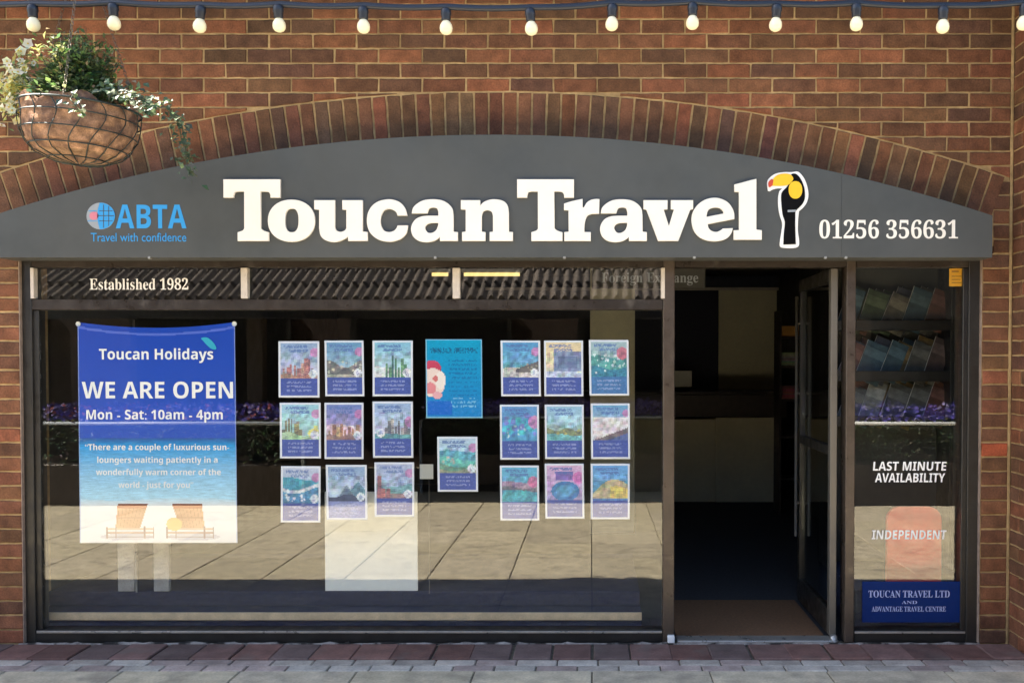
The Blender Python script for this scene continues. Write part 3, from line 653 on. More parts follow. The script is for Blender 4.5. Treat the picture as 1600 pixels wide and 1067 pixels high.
yy, xx = np.mgrid[0:H_, 0:W_]; V = (yy + .5) / H_; UU = (xx + .5) / W_
def put(im, m, c, a=1.0): im[m] = im[m] * (1 - a) + LIN(c) * a
def rough(im, m, amt):
    n = NP.uniform(1 - amt, 1 + amt, (H_, W_, 1)); n = (n + np.roll(n, 1, 1)) / 2; im[m] = (im * n)[m]
def blob(u, v, r, q=1.35): return ((UU - u) ** 2 + ((V - v) * q) ** 2) < r * r
def flyer(sky0, sky1, scene, fg=(56, 70, 152), disc=(.84, .58), pink=(.88, .2, .11), pcol=(206, 120, 176), hdr=(75, 105, 170), fgt=.66):
    im = canvas(sky0, sky1)
    m = (V > .5) & (V <= fgt); scene(im)
    put(im, V > fgt, fg); rough(im, V > fgt, .22)
    for v0 in (.73, .8, .87):
        put(im, (np.abs(V - v0) < .014) & (UU > .2) & (UU < .8) & (NP.rand(H_, W_) > .35), (170, 180, 225), .55)
    put(im, (np.abs(V - .1) < .02) & (UU > .12) & (UU < .7) & (NP.rand(H_, W_) > .25), hdr, .8)
    put(im, (np.abs(V - .165) < .025) & (UU > .25) & (UU < .72) & (NP.rand(H_, W_) > .3), hdr, .8)
    if pink: put(im, blob(*pink), pcol, .85)
    if disc: put(im, blob(*disc, .105), (235, 238, 246), .95); put(im, blob(disc[0], disc[1], .05) & (NP.rand(H_, W_) > .4), (120, 130, 180), .7)
    nz_ = NP.uniform(-1, 1, (H_ // 3 + 1, W_ // 3 + 1, 1)) + .3 * NP.uniform(-1, 1, (H_ // 3 + 1, W_ // 3 + 1, 3)); nz_ = nz_.repeat(3, 0).repeat(3, 1)[:H_, :W_]; nz_ = (nz_ + np.roll(nz_, 2, 0) + np.roll(nz_, 2, 1)) / 3
    md = ((V > .2) & (V < fgt))[..., None]; im[:] = np.clip(im * (1 + nz_ * (.10 + .42 * md)), 0, 1)
    rough(im, V >= 0, .16)
    im[:] = im * .84 + LIN((96, 130, 205)) * .16
    bd = (UU < .045) | (UU > .955) | (V < .035) | (V > .965); put(im, bd, (226, 230, 242))
    return im
def towers(cols, base=.62, lo=.34, n=9, x0=.1, x1=.9):
    def f(im):
        for k in range(n):
            u = x0 + (x1 - x0) * k / n; t = random.uniform(lo, base - .1); wd = random.uniform(.5, 1.1) * (x1 - x0) / n
            m = (UU > u) & (UU < u + wd) & (V > t) & (V < base + .05); put(im, m, random.choice(cols)); rough(im, m, .5)
    return f
def hills(layers):
    def f(im):
        for (v0, amp, fr, ph, c) in layers:
            m = V > v0 - amp * np.sin(UU * fr + ph); put(im, m, c); rough(im, m, .3)
    return f
def combo(*fs):
    def f(im):
        for g in fs: g(im)
    return f
def dots(c, n, v0, v1, u0=.08, u1=.92, r=.03):
    def f(im):
        for k in range(n): put(im, blob(random.uniform(u0, u1), random.uniform(v0, v1), random.uniform(.4, 1.3) * r), c, .85)
    return f
GRP = 'holiday flyers stuck inside the shop window'
FL = [
 ((435, 533, 499, 621), flyer((140, 170, 205), (205, 200, 205), combo(towers([(176, 110, 92), (150, 92, 84), (196, 150, 120)], .6, .3, 9), hills([(.6, .02, 9, 0, (200, 140, 100))]))), 'flyer with red brown old town towers, top left of the left block'),
 ((507, 532, 568, 619), flyer((90, 150, 190), (180, 190, 190), combo(hills([(.42, .07, 7, 1, (120, 112, 96)), (.54, .05, 11, 2, (90, 84, 66)), (.61, .01, 5, 0, (170, 165, 140))]), dots((206, 196, 170), 14, .38, .58))), 'flyer of a brown rocky hilltop ruin with a pink spot, top middle of its block'),
 ((582, 532, 645, 619), flyer((120, 190, 215), (225, 232, 230), combo(hills([(.5, .03, 5, 1, (222, 226, 222))]), towers([(70, 120, 70), (96, 140, 84), (60, 96, 80)], .64, .26, 7, .32, .85)), pink=None), 'flyer with tall dark green tower shapes and no pink spot'),
 ((437, 629, 501, 716), flyer((150, 205, 220), (190, 220, 190), combo(towers([(126, 120, 60), (150, 140, 70), (100, 104, 60)], .62, .24, 7, .06, .55), hills([(.56, .04, 8, 0, (170, 205, 150))]), dots((236, 222, 90), 10, .3, .62, .7, .95, .06))), 'flyer with olive ochre columns and a yellow patch, middle left of the left block'),
 ((507, 629, 568, 717), flyer((96, 120, 190), (226, 176, 196), combo(hills([(.4, .02, 6, 0, (232, 196, 206))]), towers([(196, 140, 90), (170, 116, 76), (214, 170, 120)], .62, .36, 8), hills([(.58, .02, 12, 0, (150, 110, 90))]))), 'flyer of tan domed buildings under a pink and violet sky'),
 ((582, 627, 645, 715), flyer((150, 180, 220), (225, 226, 232), combo(towers([(168, 160, 150), (206, 200, 190), (120, 116, 112)], .6, .3, 8, .3, .95), hills([(.58, .01, 5, 0, (90, 150, 150))])), disc=(.2, .56), pink=(.92, .36, .13)), 'flyer of grey cream city blocks with its white disc at the left'),
 ((439, 728, 501, 816), flyer((200, 206, 226), (70, 170, 200), combo(hills([(.22, .03, 5, 1, (60, 160, 180)), (.36, .07, 4, 3.4, (226, 238, 242)), (.42, .07, 4, 3.4, (70, 140, 180)), (.55, .05, 4, 3.2, (60, 120, 160))]), dots((225, 235, 240), 16, .5, .62))), 'flyer of white surf crossing turquoise sea, lower left of the left block'),
 ((509, 726, 573, 812), flyer((130, 165, 205), (230, 236, 240), combo(lambda im: (put(im, (V > .3 + np.abs(UU - .78) * .9) & (UU > .5), (96, 140, 160)), put(im, (V > .36 + np.abs(UU - .5) * 1.1), (110, 130, 150)), put(im, (V > .56 + .03 * np.sin(UU * 9)), (56, 60, 76)))), fg=(130, 140, 196), pink=None), 'flyer of grey sail shaped roofs over a dark shore'),
 ((585, 722, 647, 807), flyer((170, 180, 215), (150, 190, 205), combo(hills([(.42, .03, 6, 2, (110, 160, 160)), (.56, .02, 7, 1, (150, 120, 110))]), towers([(160, 90, 84), (190, 110, 96)], .62, .2, 3, .08, .4))), 'flyer with a single reddish tower at its left edge, lower right of the left block'),
 ((683, 682, 746, 768), flyer((190, 215, 235), (90, 185, 195), combo(hills([(.26, .02, 6, 0, (90, 170, 185)), (.4, .04, 5, .5, (100, 196, 180)), (.5, .06, 4, 2.5, (110, 160, 120)), (.6, .03, 7, 2, (150, 150, 110))]), dots((206, 200, 176), 10, .36, .5, .1, .45))), 'flyer of a green island in turquoise sea, alone under the bright blue poster'),
 ((782, 532, 844, 619), flyer((70, 150, 205), (150, 200, 215), combo(hills([(.4, .01, 4, 0, (90, 160, 180)), (.5, .02, 5, 0, (214, 208, 196))]), lambda im: put(im, (V > .52 - .25 * (UU - .35)) & (UU > .38) & (V < .58), (96, 84, 66)), dots((160, 140, 110), 8, .4, .54, .5, .92))), 'flyer of a brown rocky headland over a white beach, top left of the right block'),
 ((850, 532, 911, 619), flyer((240, 214, 150), (240, 226, 190), combo(lambda im: (put(im, (UU > .26) & (V > .2) & (V < .56), (130, 146, 178)), put(im, (UU > .34) & (UU < .85) & (V > .28) & (V < .5), (96, 112, 142))), hills([(.56, .01, 4, 0, (190, 205, 225))])), pink=None, disc=None), 'flyer with a grey blue block on a pale yellow ground'),
 ((920, 531, 982, 618), flyer((170, 196, 196), (70, 140, 130), combo(hills([(.3, .03, 8, 0, (80, 150, 140)), (.5, .04, 6, 1, (50, 120, 140))]), dots((226, 240, 240), 22, .26, .62)), fg=(60, 110, 165), pink=(.84, .24, .15), pcol=(214, 90, 100), disc=None), 'flyer of green water flecked with white, with a red spot at its corner'),
 ((781, 632, 842, 718), flyer((90, 150, 205), (70, 150, 190), combo(dots((70, 190, 200), 20, .25, .6, r=.06), dots((110, 110, 190), 14, .2, .6, r=.06), dots((200, 225, 225), 10, .35, .6)), pink=(.88, .32, .16), disc=None), 'flyer of mottled turquoise and violet coral shapes with large pink spot'),
 ((851, 632, 912, 717), flyer((150, 200, 225), (205, 226, 230), combo(hills([(.4, .04, 8, 0, (150, 180, 170)), (.46, .03, 12, 1, (120, 130, 74)), (.55, .02, 6, 0, (110, 180, 180))]), dots((190, 176, 70), 8, .44, .54)), pink=None, disc=None), 'flyer with a strip of olive trees between pale sky and lagoon'),
 ((923, 630, 984, 717), flyer((90, 160, 200), (236, 220, 222), lambda im: (put(im, (V > .25), (232, 222, 222)), put(im, V > .68 - .26 * UU, (120, 100, 84)), put(im, V > .76 - .24 * UU, (80, 96, 150))), disc=None, pink=(.9, .18, .09)), 'flyer of a brown jetty slanting under white cloud, middle right of the right block'),
 ((781, 727, 842, 813), flyer((90, 180, 215), (130, 200, 205), combo(hills([(.3, .02, 5, 1, (170, 140, 160)), (.4, .03, 7, 0, (120, 110, 110)), (.46, .02, 5, 0, (80, 170, 180))]), dots((80, 190, 190), 10, .45, .6)), pcol=(222, 100, 150), pink=(.85, .3, .14), disc=None), 'flyer of a dark promontory and turquoise bay, lower left of the right block'),
 ((851, 724, 912, 810), flyer((230, 180, 214), (150, 140, 200), combo(lambda im: (put(im, (UU > .28) & (UU < .72) & (V > .14) & (V < .3), (120, 90, 170)), put(im, blob(.52, .5, .36, 2.0), (70, 130, 190)), put(im, blob(.52, .5, .25, 2.2), (90, 160, 200)))), disc=None, pink=(.86, .26, .15), pcol=(226, 110, 180)), 'flyer of a round blue pool under a pink and purple sky'),
 ((923, 724, 984, 811), flyer((90, 160, 225), (150, 200, 230), lambda im: (put(im, V > .3, (80, 150, 190)), put(im, V > .62 - .34 * np.sin(np.clip(UU, 0, 1) * 2.4 + .1), (206, 186, 130)), put(im, (V > .68 - .28 * np.sin(UU * 2.4)) & (UU > .5), (236, 206, 80)), put(im, V > .63, (80, 130, 190))), disc=None, pink=None), 'flyer of a yellow sand dune by blue sea, lower right of the right block')]
for i, (bx, im, lab) in enumerate(FL):
    sheet('flyer', bx, im, lab, 'flyer', GRP, skew=random.uniform(-.6, 1.4), bow=random.uniform(-.0006, .0006))
# bright blue poster
W_, H_ = 52, 74; yy, xx = np.mgrid[0:H_, 0:W_]; V = (yy + .5) / H_; UU = (xx + .5) / W_
im = canvas((0, 150, 200), (10, 120, 200)); rough(im, V >= 0, .12)
put(im, (np.abs(V - .14) < .03) & (UU > .08) & (UU < .92) & (NP.rand(H_, W_) > .45), (10, 74, 120), .85)
for k in range(9): put(im, (np.abs(V - (.27 + k * .055)) < .011) & (UU > .4) & (UU < .9) & (NP.rand(H_, W_) > .4), (10, 80, 150), .6)
for k in range(3): put(im, (np.abs(V - (.75 + k * .05)) < .011) & (UU > .4) & (UU < .88) & (NP.rand(H_, W_) > .45), (150, 210, 235), .6)
put(im, blob(.1, .38, .17, 1.5), (196, 60, 90)); put(im, blob(.12, .55, .22, 1.2), (240, 214, 206)); put(im, blob(.26, .52, .09, .8), (244, 232, 226)); put(im, blob(.08, .62, .1), (226, 130, 140)); put(im, blob(.17, .5, .05), (214, 110, 110))
put(im, blob(.2, .71, .09, 2), (236, 170, 180)); put(im, (V > .78) & (UU < .46 - (V - .9) ** 2) & (V < .96), (10, 90, 200), .9)
bd = (UU < .025) | (UU > .975) | (V < .02) | (V > .98); put(im, bd, (120, 190, 225))
sheet('poster', (665, 530, 753, 653), im, 'bright cyan poster with a red and white figure at its left edge', 'poster', skew=1)
# the opening hours poster
W_, H_ = 168, 236; yy, xx = np.mgrid[0:H_, 0:W_]; V = (yy + .5) / H_; UU = (xx + .5) / W_
im = canvas((10, 56, 172), (40, 84, 196))
put(im, (np.abs(V - .035 + .012 * (2 * UU - 1) ** 2) < .006), (86, 110, 214), .7)
hor = V > .525
t = np.clip((V - .525) / .27, 0, 1)[..., None]
sea = np.where(t < .12, LIN((30, 70, 150)) * (1 - t / .12) + LIN((20, 140, 214)) * (t / .12), LIN((20, 146, 222)) * (1 - (t - .12) / .88) + LIN((176, 228, 252)) * ((t - .12) / .88))
n = NP.uniform(.82, 1.18, (H_, W_, 1)); n = sum(np.roll(n, k, 1) for k in range(7)) / 7 * 1.0; n = 1 + (n - 1) * 2
im[hor] = (sea * n)[hor]
sand = V > .80 + .008 * np.sin(UU * 7); a = np.clip((V - .79) / .05, 0, 1)[..., None]
im = im * (1 - a * sand[..., None]) + LIN((250, 246, 242)) * a * sand[..., None]
def chair(cu, dr):
    put(im, ((UU - cu + dr * .02) / .17) ** 2 + ((V - .972) / .016) ** 2 < 1, (214, 204, 206), .8)
    hw = .078 + (.93 - V) * .16; c0 = cu - dr * (V - .88) * .3
    m = (np.abs(UU - c0) < hw) & (V > .822) & (V < .94)
    put(im, m, (226, 170, 122)); sh = np.clip((UU - c0) / .12, -1, 1)[..., None] * -.16 * dr; im[m] = np.clip(im * (1 + sh), 0, 1)[m]
    for k in range(8): put(im, m & (np.abs((UU - c0) / hw - (-.875 + k * .25)) < .022), (190, 132, 92), .55)
    put(im, m & (V < .829), (120, 66, 48)); put(im, m & (V >= .829) & (V < .842), (206, 118, 82), .8); put(im, m & (np.abs(V - .885) < .003), (200, 144, 104), .7)
    put(im, (np.abs(UU - cu) < .15) & (np.abs(V - .936) < .0035), (232, 196, 160)); put(im, (np.abs(UU - cu) < .145) & (np.abs(V - .953) < .0035), (206, 166, 140))
    for e in (-.148, .148, -.09, .09): put(im, (np.abs(UU - cu - e) < .005) & (V > .915 + abs(e) * .1) & (V < .978), (180, 146, 128))
    put(im, (np.abs(UU - cu) < .15) & (np.abs(V - .972) < .0025), (170, 140, 132), .8)
chair(.32, 1); chair(.70, -1); put(im, ((UU - .6) / .05) ** 2 + ((V - .915) / .03) ** 2 < 1, (240, 206, 120))
bd = (UU < .008) | (UU > .992); put(im, bd, (150, 170, 226), .6)
big = sheet('poster', (121, 503, 367, 848), im, 'large blue WE ARE OPEN poster with opening hours above two beach loungers', 'poster', sag=9, skew=4, Y=.063, crease=.0016)
YT = .0606
text('lettering', sansb('Toucan Holidays'), 155, 333, 544, 567, YT, M_DECAL, big)
text('lettering', sansb('WE ARE OPEN'), 128, 364, 596, 622.5, YT, M_DECAL, big)
text('lettering', sansb('Mon') + ' - ' + sansb('Sat: 10am') + ' - ' + sansb('4pm'), 135, 348, 640, 660, YT, M_DECAL, big)
for body, x0, x1, y0, y1 in (('\u201cThere are a couple of luxurious sun-', 133, 358, 693, 706), ('loungers waiting patiently in a', 152, 340, 713, 726), ('wonderfully warm corner of the', 150, 345, 732, 745), ('world - just for you\u201d', 185, 302, 752, 765)):
    text('lettering', sansb(body), x0, x1, y0, y1, YT, M_DECAL, big, .0002)
M_TEAL = mat('teal_mark', (.03, .42, .6), rough=.4)
shape('bird_mark', outline(s((1090, 205), (1140, 200), (1190, 240), (1215, 285)) + [(1205, 300)] + s((1170, 290), (1130, 255)) + [(1105, 225)]), 110, 490, 5.333, YT, .0003, M_TEAL, big)
for px in (122, 366):
    p = U(px, 506, .0575); mb = MB(); vs = []
    mb.tube([(p.x, .0568, p.z), (p.x, .0595, p.z)], .013, 12); mb.build('suction_cup', M_WHITE, big)

# vinyl words and stickers
YV = .0488
def words(body, bx, label, m=M_DECAL, shear=0):
    o = text('window_lettering', body, *bx, YV, m, None, .0003, shear); c = sum((Vector(v.co) for v in o.data.vertices), Vector()) / len(o.data.vertices)
    for v in o.data.vertices: v.co -= c
    o.location = c; return tag(o, label, 'window lettering')
words(serif('Established 1982'), (140, 294, 434.5, 453), 'cream words Established 1982 on the left transom pane', M_CREAM)
words(sansb('LAST MINUTE'), (1364, 1479, 721, 735), 'white vinyl words LAST MINUTE on the narrow right window', shear=.08)
words(sansb('AVAILABILITY'), (1367, 1477, 739, 753), 'white vinyl word AVAILABILITY on the narrow right window', shear=.08)
words(sansb('INDEPENDENT'), (1362, 1479, 828, 842), 'white vinyl word INDEPENDENT in front of the red board', shear=.08)
no = thing('notice', 'dark blue company notice at the foot of the narrow right window', 'notice', U(1424, 970, .047))
a, b = U(1347, 972, .0468), U(1500, 908, .0468); mb = MB(); mb.box(a.x, b.x,   .0468, .0490, a.z, b.z, .0004); mb.build('panel', M_NBLUE, no)
M_PALEB = mat('pale_blue_ink', (.42, .48, .75), rough=.5)
text('lettering', serif('TOUCAN TRAVEL LTD'), 1357, 1484, 922, 933, .0464, M_PALEB, no, .0002)
text('lettering', serif('AND'), 1409, 1433, 938, 943, .0464, M_PALEB, no, .0002)
text('lettering', serif('ADVANTAGE TRAVEL CENTRE'), 1362, 1478, 947, 955, .0464, M_PALEB, no, .0002)
st = thing('sticker', 'small yellow square sticker in the top right corner of the narrow window', 'sticker', U(1495, 448, .058))
a, b = U(1483, 447.5, .0585), U(1508, 419.5, .0585); mb = MB(); mb.box(a.x, b.x, .0585, .0592, a.z, b.z, .0002); mb.build('sheet', M_STICK, st)
mb = MB()
for (x0, x1, y0, y1) in ((1487, 1498, 423, 425.5), (1487, 1503, 431, 432.5), (1487, 1501, 436, 437.5), (1487, 1503, 441, 442.5)):
    a, b = U(x0, y1, .0583), U(x1, y0, .0583); mb.poly([(a.x, .0583, a.z), (b.x, .0583, a.z), (b.x, .0583, b.z), (a.x, .0583, b.z)])
mb.build('print', mat('sticker_ink', (.4, .17, .02)), st)

# ------------------------------------------------------------------ festoon lights
YL = -.93
fl = thing('festoon_lights', 'string of small cream bulbs in black holders hung across the top of the wall', 'string lights', U(800, 5, YL))
bulbs = [(52, 37), (178, 35), (312, 39), (436, 38), (568, 40), (697, 42), (830, 43), (956, 36), (1082, 34), (1212, 37), (1338, 36), (1473, 40), (1599, 35)]
bp = [U(-78, 36, YL), *[U(x, y, YL) for x, y in bulbs], U(1725, 36, YL)]
pts = []
for i in range(len(bp) - 1):
    for k in range(8):
        t = k / 8; p = bp[i].lerp(bp[i + 1], t); p = p + Vector((0, 0, .080 - .006 * sin(pi * t))); pts.append(p)
pts = [(-6, YL, pts[0].z + .1), (-4.4, YL, pts[0].z + .03)] + pts + [(4, YL, pts[-1].z + .05)]
mb = MB(); mb.tube(pts, .011, 8); mb.tube([(p[0], p[1] + .012, p[2] + .014) for p in pts], .006, 6); mb.build('cable', M_CABLE, fl)
sock = bulb = None
for i, p in enumerate(bp):
    if sock is None:
        mb = MB(); mb.lathe((0, 0, 0), [(0, .078), (.013, .078), (.021, .07), (.022, .05), (.019, .045), (.0195, .028), (.016, .022), (0, .022)], 16); sock = mb.build('bulb_holder', M_CABLE, fl)
        mb = MB(); mb.lathe((0, 0, 0), [(.012, .024), (.018, .018), (.0255, .004), (.027, -.008), (.025, -.02), (.018, -.029), (.008, -.0335), (0, -.034)], 18); bulb = mb.build('bulb', M_BULB, sock); s_, b_ = sock, bulb
        bulb.location = (0, 0, 0)
    else:
        s_ = sock.copy(); COL.objects.link(s_); s_.parent = fl; b_ = bulb.copy(); COL.objects.link(b_); b_.parent = s_
    s_.location = p - wloc(fl); s_.rotation_euler = (random.uniform(-.06, .06), random.uniform(-.09, .09), random.uniform(0, 6))

# ------------------------------------------------------------------ hanging basket
YK = -.92
rc = U(126, 172, YK); RB = .228
hb = thing('hanging_basket', 'wire hanging basket with a terracotta coloured liner in the top left corner', 'hanging basket', rc + Vector((0, 0, -.24)))
prof = [(1, 0), (1.0, -.14), (.985, -.3), (.95, -.48), (.87, -.66), (.72, -.82), (.42, -.95), (0, -1)]
BH = .232; tilt = Matrix.Translation(rc) @ Matrix.Rotation(R(3), 4, 'Y') @ Matrix.Translation(-rc)
def bpt(k, a, rr=1.0):
    # radius / height along the bowl by parameter
    n = len(prof) - 1; i = min(int(k * n), n - 1); t = k * n - i; r = prof[i][0] * (1 - t) + prof[i + 1][0] * t; z = prof[i][1] * (1 - t) + prof[i + 1][1] * t
    return tilt @ Vector((rc.x + RB * rr * r * cos(a), rc.y + RB * rr * r * sin(a), rc.z + BH * z))
mb = MB(); n = 48; rows = 22; vs = []; cl = []
for j in range(rows + 1):
    for k in range(n):
        a = 2 * pi * k / n; lift = .016 + .016 * sin(a * 5 + 1) + .010 * sin(a * 11); kk = j / rows
        p = bpt(max(kk - .02, 0), a, .965 + .012 * sin(a * 7 + j) ) ; p.z += lift * (1 - kk) ** 6; vs.append(p)
fs = []; 
for j in range(rows):
    for k in range(n):
        i0 = len(mb.v); q = [vs[j * n + k], vs[j * n + (k + 1) % n], vs[(j + 1) * n + (k + 1) % n], vs[(j + 1) * n + k]]
        t = sin(k * .9 + 2) * .5 + sin(j * .7 + k * .35) * .5
        c = [(.46, .235, .13), (.40, .19, .12), (.30, .145, .10), (.50, .29, .18)][int((t + 1) * 1.99)] if j < rows * .8 else (.2, .13, .085)
        mb.poly(q, (.32, .19, .12) if j < rows * .72 else (.22, .14, .09), True)
mb.build('liner', M_COIR, hb)
mb = MB()
for kk, r_ in ((0, .0045), (.2, .0028), (.42, .0028), (.63, .0028), (.82, .0024)):
    mb.tube([bpt(kk, 2 * pi * q / 40, 1.02) for q in range(40)], r_, 6, closed=True)
for q in range(16):
    a = 2 * pi * q / 16; mb.tube([bpt(t / 14, a + .12 * sin(t * .5), 1.022) for t in range(15)], .0024, 5)
mb.build('wire_cage', M_WIRE, hb)
apex = U(128, -95, YK)
for a in (-1.35, .6, 2.9):
    p0 = bpt(0, a); m_ = MB(); N_ = 44
    for q in range(N_):
        c0 = p0.lerp(apex, q / N_); c1 = p0.lerp(apex, (q + 1.25) / N_); d = (c1 - c0)
        side = Vector((1, 0, 0)) if q % 2 else Vector((0, 1, 0))
        m_.tube([c0 + side * .004, c0 + d * .5 + side * .0055, c1 + side * .004, c1 - side * .004, c0 + d * .5 - side * .0055, c0 - side * .004], .0013, 5, closed=True)
    m_.build('chain', M_CHAIN, hb)
mb = MB(); mb.tube([apex, apex + Vector((0, 0, 1.0))], .005, 6); mb.build('hook', M_WIRE, hb)
soil = MB(); soil.poly([bpt(.02, 2 * pi * q / 30, .95) for q in range(30)]); soil.build('compost', mat('compost', (.03, .02, .014), rough=1, noise=.3), hb)
# bushy plant
lf = MB(); stems = MB()
gcols = [(.13, .20, .075), (.09, .16, .07), (.17, .26, .09), (.22, .29, .11), (.08, .14, .08), (.30, .34, .15)]
def mound(mb, c, n, shp, Ls, cs, up=.5):
    for k in range(n):
        a = random.uniform(0, 2 * pi); r = sqrt(random.random()); hx, hy, hz = shp
        z = random.random() ** .8; lim = (1 - z * .78)
        p = c + Vector((hx * r * lim * cos(a), hy * r * lim * sin(a), hz * z + random.uniform(-.02, .02)))
        d = Vector((cos(a) * (r + .2), sin(a) * (r + .2), random.uniform(-.3, 1) * up + .1))
        d += Vector((random.uniform(-.5, .5), random.uniform(-.5, .5), random.uniform(-.3, .3)))
        L = random.uniform(*Ls); mb.leaf(p, d, Vector((random.uniform(-.4, .4), random.uniform(-.4, .4), 1)), L, L * random.uniform(.35, .6), tuple(v * random.uniform(.75, 1.25) for v in random.choice(cs)))
top = rc + Vector((-.015, 0, .035))
for k in range(44):                             # separate shoots give the mound its ragged outline
    a = random.uniform(0, 2 * pi); h = random.uniform(.14, .33); e = Vector((cos(a) * random.uniform(.03, .22), sin(a) * random.uniform(.03, .2), h))
    e.x *= .88; e.z *= (1 - .35 * min(1, sqrt(e.x ** 2 + e.y ** 2) / .22)); p1 = top + e; p0 = top + Vector((e.x * .3, e.y * .3, -.02))
    stems.tube([p0, p0.lerp(p1, .5) + Vector((random.uniform(-.01, .01), 0, .012)), p1], [.003, .0025, .0012], 5, (.06, .08, .03))
    pale = random.random() < .2
    for q in range(58):
        t = random.uniform(.25, 1.03); p = p0.lerp(p1, t) + Vector((random.gauss(0, .013), random.gauss(0, .013), random.gauss(0, .01)))
        d = Vector((random.uniform(-1, 1), random.uniform(-1, 1), random.uniform(-.1, .9))); L = random.uniform(.016, .034)
        c = random.choice(gcols) if not pale else random.choice([(.36, .38, .13), (.30, .34, .11), (.45, .42, .18)])
        lf.leaf(p, d, Vector((random.uniform(-.4, .4), random.uniform(-.4, .4), 1)), L, L * .5, tuple(v * random.uniform(.75, 1.25) for v in c))
mound(lf, top + Vector((0, 0, -.02)), 3300, (.215, .22, .19), (.022, .042), gcols)
pl = thing('bushy_plant', 'bushy dark green plant mounded in the middle of the hanging basket', 'plant', top)
lf.build('foliage', M_LEAF, pl); stems.build('stems', M_LEAF, pl)
# flowers on the left
fp = thing('flowering_plant', 'pale yellow and white flowers spilling over the left rim of the basket', 'flowers', U(40, 150, YK))
fo, pe = MB(), MB()
for k in range(125):
    px = random.gauss(27, 14); py = random.gauss(134, 22) + (27 - px) * .7; p = U(px, py, YK + random.uniform(-.14, .06)); 
    d = Vector((random.uniform(-.7, .4), random.uniform(-1, -.1), random.uniform(-.1, .8))).normalized(); u1 = d.cross(Vector((0, 0, 1))).normalized(); u2 = d.cross(u1)
    c = random.choice([(.75, .70, .32), (.8, .76, .5), (.72, .64, .2), (.82, .78, .58)]); rr = random.uniform(.013, .024)
    for q in range(5):
        a = q * 2 * pi / 5 + k; e = u1 * cos(a) + u2 * sin(a); f = -u1 * sin(a) + u2 * cos(a)
        pe.faces([p, p + e * rr * .6 + f * rr * .5 + d * .003, p + e * rr * 1.05 + d * .004, p + e * rr * .6 - f * rr * .5 + d * .003], [(0, 1, 2, 3)], tuple(v * random.uniform(.9, 1.08) for v in c))
    pe.tube([p - d * .001, p + d * .005], .0035, 5, (.7, .5, .06))
for k in range(360):
    px = random.gauss(34, 20); py = random.gauss(132, 24) + (30 - px) * .3; p = U(px, py, YK + random.uniform(-.12, .1)); d = Vector((random.uniform(-1, .6), random.uniform(-1, .5), random.uniform(-.5, .8))); L = random.uniform(.018, .035)
    fo.leaf(p, d, Vector((random.uniform(-.4, .4), random.uniform(-.4, .4), 1)), L, L * .5, tuple(v * random.uniform(.8, 1.2) for v in random.choice([(.18, .24, .09), (.28, .32, .12), (.10, .17, .07)])))
stm = MB()
for k in range(9):
    e = U(random.uniform(5, 60), random.uniform(100, 170), YK - .05); b0 = rc + Vector((-.14 + random.uniform(-.05, .05), -.04, .0)); stm.tube([b0, b0.lerp(e, .5) + Vector((0, 0, .05)), e], .002, 5, (.08, .11, .04))
pe.build('blooms', M_PETAL, fp); fo.build('foliage', M_LEAF, fp); stm.build('stems', M_LEAF, fp)
# ivy on the right
iv = thing('trailing_ivy', 'variegated ivy trailing from the right side of the basket down over the sign', 'ivy', U(200, 160, YK))
il, ist = MB(), MB()
def vine(path, n, sp, cs, y=YK):
    pts = [U(x, yy_, y + o) for x, yy_, o in path]; ist.tube(pts, .0022, 5, (.07, .09, .04))
    for k in range(n):
        t = random.random() * (len(pts) - 1); i = int(t); p = pts[i].lerp(pts[min(i + 1, len(pts) - 1)], t - i) + Vector((random.gauss(0, sp), random.gauss(0, sp), random.gauss(0, sp)))
        d = Vector((random.uniform(-1, 1), random.uniform(-1, .4), random.uniform(-1, .4))); L = random.uniform(.018, .036)
        il.leaf(p, d, Vector((random.uniform(-.5, .5), -.6, .7)), L, L * .75, tuple(v * random.uniform(.8, 1.2) for v in random.choice(cs)))
ic = [(.06, .11, .05), (.09, .14, .06), (.14, .17, .09), (.20, .24, .13), (.05, .085, .05)]
vine([(150, 140, -.1), (190, 142, -.16), (225, 155, -.18), (255, 165, -.18), (272, 180, -.18), (285, 200, -.18), (290, 235, -.17), (292, 262, -.17), (308, 276, -.17)], 115, .016, ic)
vine([(170, 132, -.05), (215, 148, -.12), (245, 158, -.13), (266, 172, -.12), (280, 196, -.12), (284, 222, -.12), (296, 246, -.12)], 80, .018, ic)
vine([(160, 140, -.15), (195, 152, -.2), (232, 165, -.22), (248, 172, -.22)], 75, .02, ic)
vine([(140, 130, .1), (185, 135, .15), (210, 150, .18), (228, 175, .16)], 70, .02, ic)
vine([(120, 140, -.2), (110, 155, -.27), (125, 175, -.28)], 26, .014, ic)
il.build('foliage', M_LEAF, iv); ist.build('stems', M_LEAF, iv)

